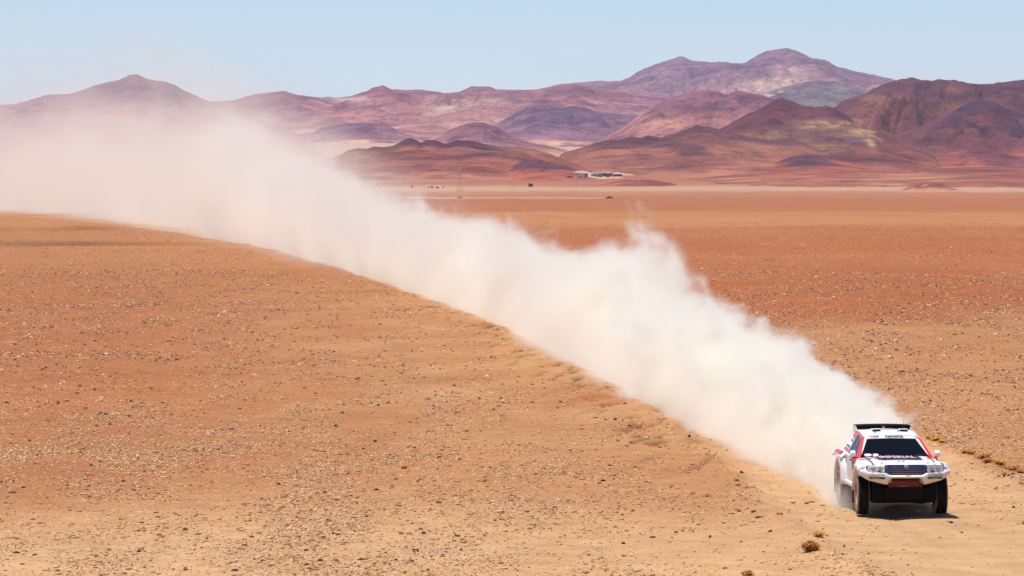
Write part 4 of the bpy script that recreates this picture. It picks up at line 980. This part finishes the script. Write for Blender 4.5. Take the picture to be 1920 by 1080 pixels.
# ------------------------------------------------------------------ far off: pickups with dust, pylons, huts, mine buildings
def hit(px, py, lift=0.0):
    """sight line against the ground and the hills"""
    dg = bpy.context.evaluated_depsgraph_get()
    d = Vector(((px - 960) / F_PX, 1, (HORIZON - py) / F_PX)).normalized()
    o = Vector((0, 0, CAM_H)) + d * 1250
    ok, loc, nrm, idx, ob, mx = scene.ray_cast(dg, o, d, distance=60000)
    return loc + Vector((0, 0, lift)) if ok else at(px, py, lift)
def box_mesh(name, sx_, sy_, sz_, mat, parent=None, at_=(0, 0, 0), bevel=0):
    x, y = sx_ / 2, sy_ / 2
    V = [(at_[0] + a, at_[1] + b, at_[2] + c) for a in (-x, x) for b in (-y, y) for c in (0, sz_)]
    return mesh(name, V, [(0, 1, 3, 2), (4, 6, 7, 5), (0, 4, 5, 1), (2, 3, 7, 6), (0, 2, 6, 4), (1, 5, 7, 3)], mat, parent, bevel=bevel)
def far_pickup(loc, rz_, label, group):
    o = empty('far_pickup', loc, rz_); tag(o, label, 'pickup', group)
    pb = [(-2.5, 0.5), (-2.55, 1.1), (-1.2, 1.25), (-0.5, 1.95), (0.9, 1.95), (1.1, 1.3), (2.6, 1.25), (2.6, 0.5)]
    o.scale = (0.7, 0.7, 0.7)
    prism('body', pb, -0.95, 0.95, m_simple('far_dark_paint', (0.10, 0.05, 0.045), 0.6), o, bevel=0.05)
    for s in (-1, 1):
        panel('side_window', [(s * 0.96, -0.9, 1.32), (s * 0.96, -0.45, 1.85), (s * 0.96, 0.8, 1.85), (s * 0.96, 0.9, 1.32)], (s, 0, 0), 0.02, GLASS, o, bevel=0)
        for y_ in (-1.6, 1.6): tube('wheel', [(s * 0.72, y_, 0.42), (s * 1.0, y_, 0.42)], 0.42, MATTE, o, 14)
    return o
def trail(loc, L_, H_, W_, label, dens):
    n = 12; V, Fc = [], []
    r = np.random.default_rng(int(L_))
    for i in range(n + 1):
        u = i / n; h_ = H_ * (0.35 + 0.65 * math.sin(math.pi * min(1, u * 0.75 + 0.2))) * r.uniform(0.75, 1.15) * (1 - 0.8 * (u > 0.97))
        for k in range(9):
            a = math.pi * k / 8
            V.append((-u * L_, W_ / 2 * math.cos(a), h_ * math.sin(a) - 0.2))
    for i in range(n):
        for k in range(8): Fc.append((i * 9 + k, i * 9 + k + 1, (i + 1) * 9 + k + 1, (i + 1) * 9 + k))
        Fc.append((i * 9 + 8, i * 9, (i + 1) * 9, (i + 1) * 9 + 8))
    Fc += [tuple(range(8, -1, -1)), tuple(n * 9 + k for k in range(9))]
    t_ = NT('thin_dust'); v_ = t_.n('VolumePrincipled', {'Color': (0.98, 0.94, 0.88), 'Density': dens}); t_.t.links.new(v_.outputs[0], t_.out.inputs['Volume'])
    o = mesh('dust_trail', V, Fc, t_.m, loc=loc)
    bm = bmesh.new(); bm.from_mesh(o.data); bmesh.ops.recalc_face_normals(bm, faces=bm.faces); bm.to_mesh(o.data); bm.free()
    tag(o, label, 'dust trail', kind='stuff'); return o
for (px, py, L_, rz_, lb, lb2) in ((1143, 372.5, 120, R(80), 'tiny dark pickup far out on the plain, right of the two', 'thin dust streak trailing left of the right far pickup'),
                                 (863, 372.5, 60, R(80), 'tiny dark pickup far out on the plain, left of the two', 'faint dust streak trailing left of the left far pickup')):
    p = at(px, py)
    far_pickup(p, rz_, lb, 'far pickups crossing the plain')
    trail(p + Vector((-3.5, 0, 0)), L_, 1.7, 6, lb2, 0.06)
STEEL = m_simple('galvanised_steel', (0.34, 0.32, 0.34), 0.5, 0.4, var=0.1)
def pylon(px, py, H_, label):
    o = empty('power_pylon', at(px, py)); tag(o, label, 'pylon', 'power pylons across the plain')
    b = H_ * 0.11
    for sx_ in (-1, 1):
        for sy_ in (-1, 1):
            tube('leg', [(sx_ * b, sy_ * b, 0), (sx_ * b * 0.28, sy_ * b * 0.28, H_ * 0.72), (sx_ * 0.4, sy_ * 0.4, H_)], 0.11, STEEL, o, 4)
    for k in range(7):
        z0, z1 = H_ * k / 8, H_ * (k + 1) / 8
        f = lambda z: b * max(0.2, 1 - z / H_ * 0.98)
        for sy_ in (-1, 1):
            tube('brace', [(-f(z0), sy_ * f(z0), z0), (f(z1), sy_ * f(z1), z1)], 0.07, STEEL, o, 4)
            tube('brace', [(f(z0), sy_ * f(z0), z0), (-f(z1), sy_ * f(z1), z1)], 0.11, STEEL, o, 4)
    for z_, w_ in ((0.72, 0.22), (0.84, 0.30), (0.96, 0.20)):
        tube('cross_arm', [(-H_ * w_, 0, H_ * z_), (H_ * w_, 0, H_ * z_)], 0.13, STEEL, o, 4)
        for s in (-1, 1): tube('insulator', [(s * H_ * w_ * 0.96, 0, H_ * z_), (s * H_ * w_ * 0.96, 0, H_ * z_ - 2)], 0.14, STEEL, o, 4)
pylon(862, 359, 26, 'grey lattice pylon at the foot of the rust hill, leftmost of three')
pylon(960, 358, 23, 'grey lattice pylon in the middle of three, left of the dark shed')
pylon(1080, 354, 15, 'short grey lattice pylon below the mine buildings, rightmost of three')
WALLW = m_simple('white_wall', (0.78, 0.74, 0.72), 0.8, var=0.08); WALLG = m_simple('blue_grey_cladding', (0.20, 0.20, 0.27), 0.6, var=0.15); ROOFD = m_simple('dark_roof', (0.06, 0.05, 0.07), 0.7, var=0.2)
def shed(px, py, w_, d_, h_, wall, roofm, label, name='shed', lift=0.0):
    p = hit(px, py); o = empty(name, p + Vector((0, 0, -0.6))); tag(o, label, 'building', 'low buildings on the far plain')
    box_mesh('wall', w_, d_, h_ + 0.6, wall, o)
    zt = h_ + 0.6
    V = [(-w_ / 2 - .3, -d_ / 2 - .3, zt + .05), (w_ / 2 + .3, -d_ / 2 - .3, zt + .05), (w_ / 2 + .3, d_ / 2 + .3, zt + .05), (-w_ / 2 - .3, d_ / 2 + .3, zt + .05), (-w_ / 2 - .3, 0, zt + d_ * 0.16), (w_ / 2 + .3, 0, zt + d_ * 0.16)]
    mesh('roof', V, [(0, 1, 5, 4), (2, 3, 4, 5), (0, 4, 3), (1, 2, 5), (3, 2, 1, 0)], roofm, o)
    nd = max(1, int(w_ / 9))
    for k in range(nd):
        x_ = -w_ / 2 + w_ * (k + 0.5) / nd
        box_mesh('door' if k == 0 else 'window', 2.2, 0.12, 2.6 if k == 0 else 1.2, ROOFD, o, (x_, -d_ / 2 - 0.08, 0.7 if k == 0 else h_ * 0.5))
    return o
for a in ((995, 350, 7, 5, 4.5, ROOFD, ROOFD, 'dark shed standing alone between pylon and mine'), (773, 352, 3.5, 3, 2.2, ROOFD, ROOFD, 'small dark hut nearest the dust at left'), (804, 352.5, 2.8, 3, 2.6, WALLW, WALLW, 'white hut in the little row right of the dust'),
          (810, 352.5, 2.6, 3, 2.8, ROOFD, ROOFD, 'dark hut next to the white one'), (820, 352.5, 5, 4, 2.4, ROOFD, WALLW, 'pale roofed dark hut farther along the little row'), (831, 352, 3.5, 3, 1.8, WALLW, WALLW, 'low white hut at the right end of the little row')):
    shed(*a)
# mine on its pale pad, on the gentle apron below the ochre hill
PADM = m_simple('pale_tailings', tuple(A(230, 186, 158)), 0.95, var=0.15, scale=0.05, spec=0.1)
def pad(name, cx, cyy, rx, ry, label, h_=0.8, n=28, seed=1, mat=None):
    """thin heap of pale spoil following the slope, outline given roughly in metres round its centre"""
    r = np.random.default_rng(seed); c0 = hit(cx, cyy)
    V, Fc = [(0, 0, h_)], []
    sl = 0.0145
    dg = bpy.context.evaluated_depsgraph_get()
    def gz(x, y):
        ok, loc, *_ = scene.ray_cast(dg, Vector((x, y, 900)), Vector((0, 0, -1)))
        return loc.z if ok else c0.z
    rings = ((0.55, h_), (0.9, h_ * 0.8), (1.0, -0.6))
    jit = [1 + r.uniform(-0.22, 0.22) for _ in range(n)]
    V[0] = (0, 0, gz(c0.x, c0.y) - c0.z + h_)
    for q, hh in rings:
        for k in range(n):
            a = 2 * math.pi * k / n; x = rx * q * jit[k] * math.cos(a); y = ry * q * jit[k] * math.sin(a)
            V.append((x, y, gz(c0.x + x, c0.y + y) - c0.z + hh))
    Fc += [(0, 1 + k, 1 + (k + 1) % n) for k in range(n)]
    for j in range(2):
        Fc += [(1 + j * n + k, 1 + (j + 1) * n + k, 1 + (j + 1) * n + (k + 1) % n, 1 + j * n + (k + 1) % n) for k in range(n)]
    o = mesh(name, V, Fc, mat or PADM, loc=c0, smooth=True); tag(o, label, kind='structure'); return o
bpy.context.view_layer.update()
pad('mine_pad', 1125, 332, 44, 130, 'pale spoil ground under the mine buildings', seed=3)
pad('spoil_bank', 1152, 328, 34, 80, 'brightest pale bank right of the mine', h_=1.6, seed=4)
bpy.context.view_layer.update()
MINE = [(1088, 333, 17, 14, 4.5, WALLW, ROOFD, 'white walled mine building with dark roof, leftmost on the pad'), (1097, 331.5, 9, 10, 5, ROOFD, ROOFD, 'dark block joined to the white walled mine building'), (1115, 330.5, 13, 12, 4, WALLG, WALLG, 'long blue grey mine hall, first right of the gap'),
        (1124, 331.5, 12, 12, 5, WALLG, ROOFD, 'blue grey hall with dark roof in the middle of the mine'), (1133, 330.5, 9, 10, 6, ROOFD, WALLG, 'tall dark hall in the middle of the mine'), (1139, 332, 7, 8, 6, ROOFD, ROOFD, 'dark narrow block in front of the spoil bank'),
        (1145, 330, 8, 8, 5, WALLG, ROOFD, 'grey shed beside the spoil bank'), (1158, 330.5, 17, 9, 3, ROOFD, ROOFD, 'low dark shed at the right end of the mine'), (1068, 333, 10, 8, 2.5, WALLG, ROOFD, 'low shed standing apart at the left of the mine')]
for a in MINE: shed(*a, name='mine_building')
# ------------------------------------------------------------------ dust plume (volume) and haze
# columns: Y, left edge X on the ground, half width, top height, optical density per metre
PL = np.array([
 (92.4, 6.85, 0.5, 0.65, 0.5), (94.0, 6.8, 0.75, 1.0, 1.2), (95.6, 6.8, 0.95, 1.35, 2.2), (98, 6.9, 1.15, 1.7, 3.2), (103, 6.6, 1.5, 2.0, 3.4), (110, 6.2, 1.8, 2.25, 3.0), (120, 5.5, 2.1, 2.5, 2.5), (130, 4.9, 2.3, 2.7, 2.1),
 (140, 4.1, 2.6, 2.95, 1.7), (150, 3.4, 2.8, 3.3, 1.4), (160, 2.8, 3.1, 3.9, 1.2), (170, 2.2, 3.4, 4.5, 1.05), (185, 1.2, 3.8, 5.0, 0.9), (205, -0.2, 4.2, 4.7, 0.75),
 (250, -4.0, 3.9, 4.6, 0.60), (290, -8.0, 4.3, 5.6, 0.48), (330, -12.6, 4.8, 7.2, 0.32), (380, -18.6, 5.4, 9.2, 0.20), (430, -24.4, 6.2, 11.5, 0.125), (520, -38.5, 8.5, 14.5, 0.055), (600, -50, 11, 18, 0.031),
 (724, -70, 16, 24, 0.0150), (850, -95, 22, 29, 0.0092), (1000, -128, 30, 32, 0.0062), (1150, -164, 36, 33, 0.0048), (1300, -202, 40, 33, 0.004), (1600, -276, 46, 34, 0.003)], float)
PL[:, 1] -= np.interp(PL[:, 0], [96, 110, 330, 500], [0.0, 0.30, 0.25, 0.0]) * PL[:, 2]
PL[:, 2] *= np.interp(PL[:, 0], [94, 98, 112, 135, 160], [1.0, 1.3, 1.25, 1.12, 1.0])
PL[:, 4] *= np.interp(PL[:, 0], [430, 700], [1.0, 0.8])
PY0, PY1 = 92.4, 1600.0
def m_dust():
    t = NT('dust_cloud')
    P = t.pos()
    sp = t.n('SeparateXYZ', {0: P}).outputs
    x, y, z = sp[0], sp[1], sp[2]
    s = t.math('DIVIDE', t.math('LOGARITHM', t.math('DIVIDE', t.math('MAXIMUM', y, PY0), PY0), math.e), math.log(PY1 / PY0), clamp=True)
    def curve(vals, lo, hi):
        nd = t.t.nodes.new('ShaderNodeFloatCurve'); c = nd.mapping.curves[0]
        xs = np.log(PL[:, 0] / PY0) / math.log(PY1 / PY0)
        pts = [(float(a), float((v - lo) / (hi - lo))) for a, v in zip(xs, vals)]
        c.points[0].location = pts[0]; c.points[1].location = pts[-1]
        for p in pts[1:-1]: c.points.new(*p)
        for p in c.points: p.handle_type = 'VECTOR'
        nd.mapping.update(); t.t.links.new(s, nd.inputs['Value'])
        return t.math('MULTIPLY_ADD', nd.outputs[0], hi - lo, lo)
    # curves are fed in logs where the range is wide; centre as offset over distance
    cx = curve((PL[:, 1] + PL[:, 2]) / PL[:, 0], -0.2, 0.12)
    cx = t.math('MULTIPLY', cx, y)
    lw = curve(np.log(PL[:, 2]), math.log(0.6), math.log(70)); w = t.math('EXPONENT', lw)
    lh = curve(np.log(PL[:, 3]), math.log(1.0), math.log(40)); h = t.math('EXPONENT', lh)
    lr = curve(np.log(PL[:, 4]), math.log(0.002), math.log(4)); rho = t.math('EXPONENT', lr)
    gz = t.math('MULTIPLY', t.math('MAXIMUM', t.math('SUBTRACT', y, 500.0), 0.0), -0.0016)
    dx = t.math('DIVIDE', t.math('SUBTRACT', x, cx), w)
    dz = t.math('DIVIDE', t.math('SUBTRACT', z, gz), h)
    lean = t.n('MapRange', {'Value': y, 'From Min': 170.0, 'From Max': 330.0, 'To Min': 0.0, 'To Max': 0.65}).outputs[0]
    dx = t.math('ADD', dx, t.math('MULTIPLY', lean, t.math('MAXIMUM', dz, 0.0)))
    # self-similar noise space: puffs grow with the plume
    size = t.math('MAXIMUM', h, 1.6)
    lon = t.math('MULTIPLY', s, 34.0)
    nv = t.n('CombineXYZ', {0: t.math('DIVIDE', t.math('SUBTRACT', x, cx), size), 1: lon, 2: t.math('DIVIDE', z, size)}).outputs[0]
    n1 = t.n('TexNoise', {'Vector': nv, 'Scale': 1.7, 'Detail': 6.0, 'Roughness': 0.62, 'Distortion': 0.3}).outputs[0]
    n2 = t.n('TexNoise', {'Vector': t.n('VectorMath', {0: nv, 1: (7.3, 3.1, 5.7)}, operation='ADD').outputs[0], 'Scale': 0.62, 'Detail': 1.0, 'Roughness': 0.5}).outputs[0]
    # elliptic distance; the flank leans with the wind (denser low down on the left)
    r = t.math('SQRT', t.math('ADD', t.math('MULTIPLY', dx, dx), t.math('MULTIPLY', dz, dz)))
    e = t.math('SUBTRACT', 1.02, r)
    amp = t.math('MULTIPLY_ADD', t.math('MINIMUM', t.math('MAXIMUM', dz, 0.0), 1.0), 0.42, 0.22)
    nn = t.math('ADD', t.math('MULTIPLY', t.math('SUBTRACT', n1, 0.5), 2.9), t.math('MULTIPLY', t.math('SUBTRACT', n2, 0.5), 1.5))
    e = t.math('ADD', e, t.math('MULTIPLY', nn, amp))
    mr = t.n('MapRange', {'Value': e, 'From Min': 0.0, 'From Max': 0.55, 'To Min': 0.0, 'To Max': 1.0}, interpolation_type='SMOOTHSTEP').outputs[0]
    mr = t.math('POWER', mr, 1.5)
    # older dust has torn into patches and thins upwards
    old = t.n('MapRange', {'Value': y, 'From Min': 260.0, 'From Max': 620.0, 'To Min': 0.0, 'To Max': 1.0}).outputs[0]
    patch = t.n('MapRange', {'Value': t.math('ADD', t.math('MULTIPLY', n1, 0.6), t.math('MULTIPLY', n2, 0.4)), 'From Min': 0.42, 'From Max': 0.60, 'To Min': 0.12, 'To Max': 2.6}).outputs[0]
    thin = t.n('MapRange', {'Value': dz, 'From Min': 0.0, 'From Max': 1.0, 'To Min': 1.7, 'To Max': 0.45}).outputs[0]
    torn = t.math('MULTIPLY', patch, thin)
    mr = t.math('MULTIPLY', mr, t.math('ADD', 1.0, t.math('MULTIPLY', old, t.math('SUBTRACT', torn, 1.0))))
    faint = t.n('MapRange', {'Value': r, 'From Min': 0.5, 'From Max': 1.7, 'To Min': 0.16, 'To Max': 0.0}).outputs[0]
    mr = t.math('ADD', mr, t.math('MULTIPLY', t.math('MULTIPLY', faint, old), t.math('MULTIPLY', patch, 0.8)))
    # fades to nothing at the walls of the hull
    fr = t.n('MapRange', {'Value': r, 'From Min': 1.35, 'From Max': 1.75, 'To Min': 1.0, 'To Max': 0.0}, interpolation_type='SMOOTHSTEP').outputs[0]
    st = t.n('MapRange', {'Value': y, 'From Min': 92.5, 'From Max': 96.0, 'To Min': 0.0, 'To Max': 1.0}, interpolation_type='SMOOTHSTEP').outputs[0]
    en = t.n('MapRange', {'Value': y, 'From Min': 1420.0, 'From Max': 1590.0, 'To Min': 1.0, 'To Max': 0.0}, interpolation_type='SMOOTHSTEP').outputs[0]
    den = t.math('MULTIPLY', t.math('MULTIPLY', t.math('MULTIPLY', mr, fr), t.math('MULTIPLY', st, en)), rho)
    v = t.n('VolumePrincipled', {'Color': (0.974, 0.950, 0.885), 'Density': den, 'Anisotropy': 0.1})
    t.t.links.new(v.outputs[0], t.out.inputs['Volume'])
    return t.m
M_DUST = m_dust()
plume = empty('dust_plume', (8.0, 94, 0))
tag(plume, 'long pale dust cloud trailing back from the rally pickup to the far left', 'dust cloud', kind='stuff')
def hull(Ys, step):
    V, Fc = [], []
    for Y in Ys:
        xl = np.interp(Y, PL[:, 0], PL[:, 1]); w = np.interp(Y, PL[:, 0], PL[:, 2]); h = np.interp(Y, PL[:, 0], PL[:, 3]); c = xl + w
        gz = -0.0016 * max(0, Y - 500)
        ln = float(np.interp(Y, [170, 330], [0, 0.65]))
        for (dx, z) in ((-1.75 * w, gz - 0.6), ((-1.75 - 0.9 * ln) * w, gz + 0.9 * h), ((-1.15 - 1.6 * ln) * w, gz + 1.6 * h), ((1.15 - 1.6 * ln) * w, gz + 1.6 * h), ((1.75 - 0.5 * ln) * w, gz + 0.9 * h), (1.75 * w, gz - 0.6)):
            V.append((c + dx, Y, z))
    n = len(Ys)
    for i in range(n - 1):
        for k in range(6):
            a, b = i * 6 + k, i * 6 + (k + 1) % 6
            Fc.append((a, b, b + 6, a + 6))
    Fc.append(tuple(range(5, -1, -1))); Fc.append(tuple((n - 1) * 6 + k for k in range(6)))
    off = Vector(plume.location)
    V = [(v[0] - off.x, v[1] - off.y, v[2] - off.z) for v in V]
    o = mesh('dust_billow', V, Fc, M_DUST.copy(), parent=plume)
    bb = np.array(V); ext = (bb.max(0) - bb.min(0)).mean()
    # the renderer's own step is a tenth of the mean box size; bring it to the wanted metres
    o.data.materials[0].cycles.volume_step_rate = step / (0.1 * ext)
    o['kind'] = 'stuff'
    return o
def ys(a, b, n): return list(np.geomspace(a, b, n))
hull(ys(92.4, 112, 10), 0.30)
hull(ys(112.002, 150, 10), 0.55)
hull(ys(150.003, 240, 12), 1.1)
hull(ys(240.005, 430, 12), 2.6)
hull(ys(430.01, 1598, 20), 8.0)

t = NT('haze_air')
v = t.n('VolumePrincipled', {'Color': (0.66, 0.74, 1.0), 'Density': 1.25e-5, 'Anisotropy': 0.0})
t.t.links.new(v.outputs[0], t.out.inputs['Volume'])
hx, hy0, hy1, hz0, hz1 = 66000, -66000, 66000, -15.0, 1100
V = [(x, y, z) for x in (-hx, hx) for y in (hy0, hy1) for z in (hz0, hz1)]
hz = mesh('haze', V, [(0, 1, 3, 2), (4, 6, 7, 5), (0, 4, 5, 1), (2, 3, 7, 6), (0, 2, 6, 4), (1, 5, 7, 3)], t.m)
tag(hz, 'thin pale haze in the air over the desert', 'haze', kind='stuff')
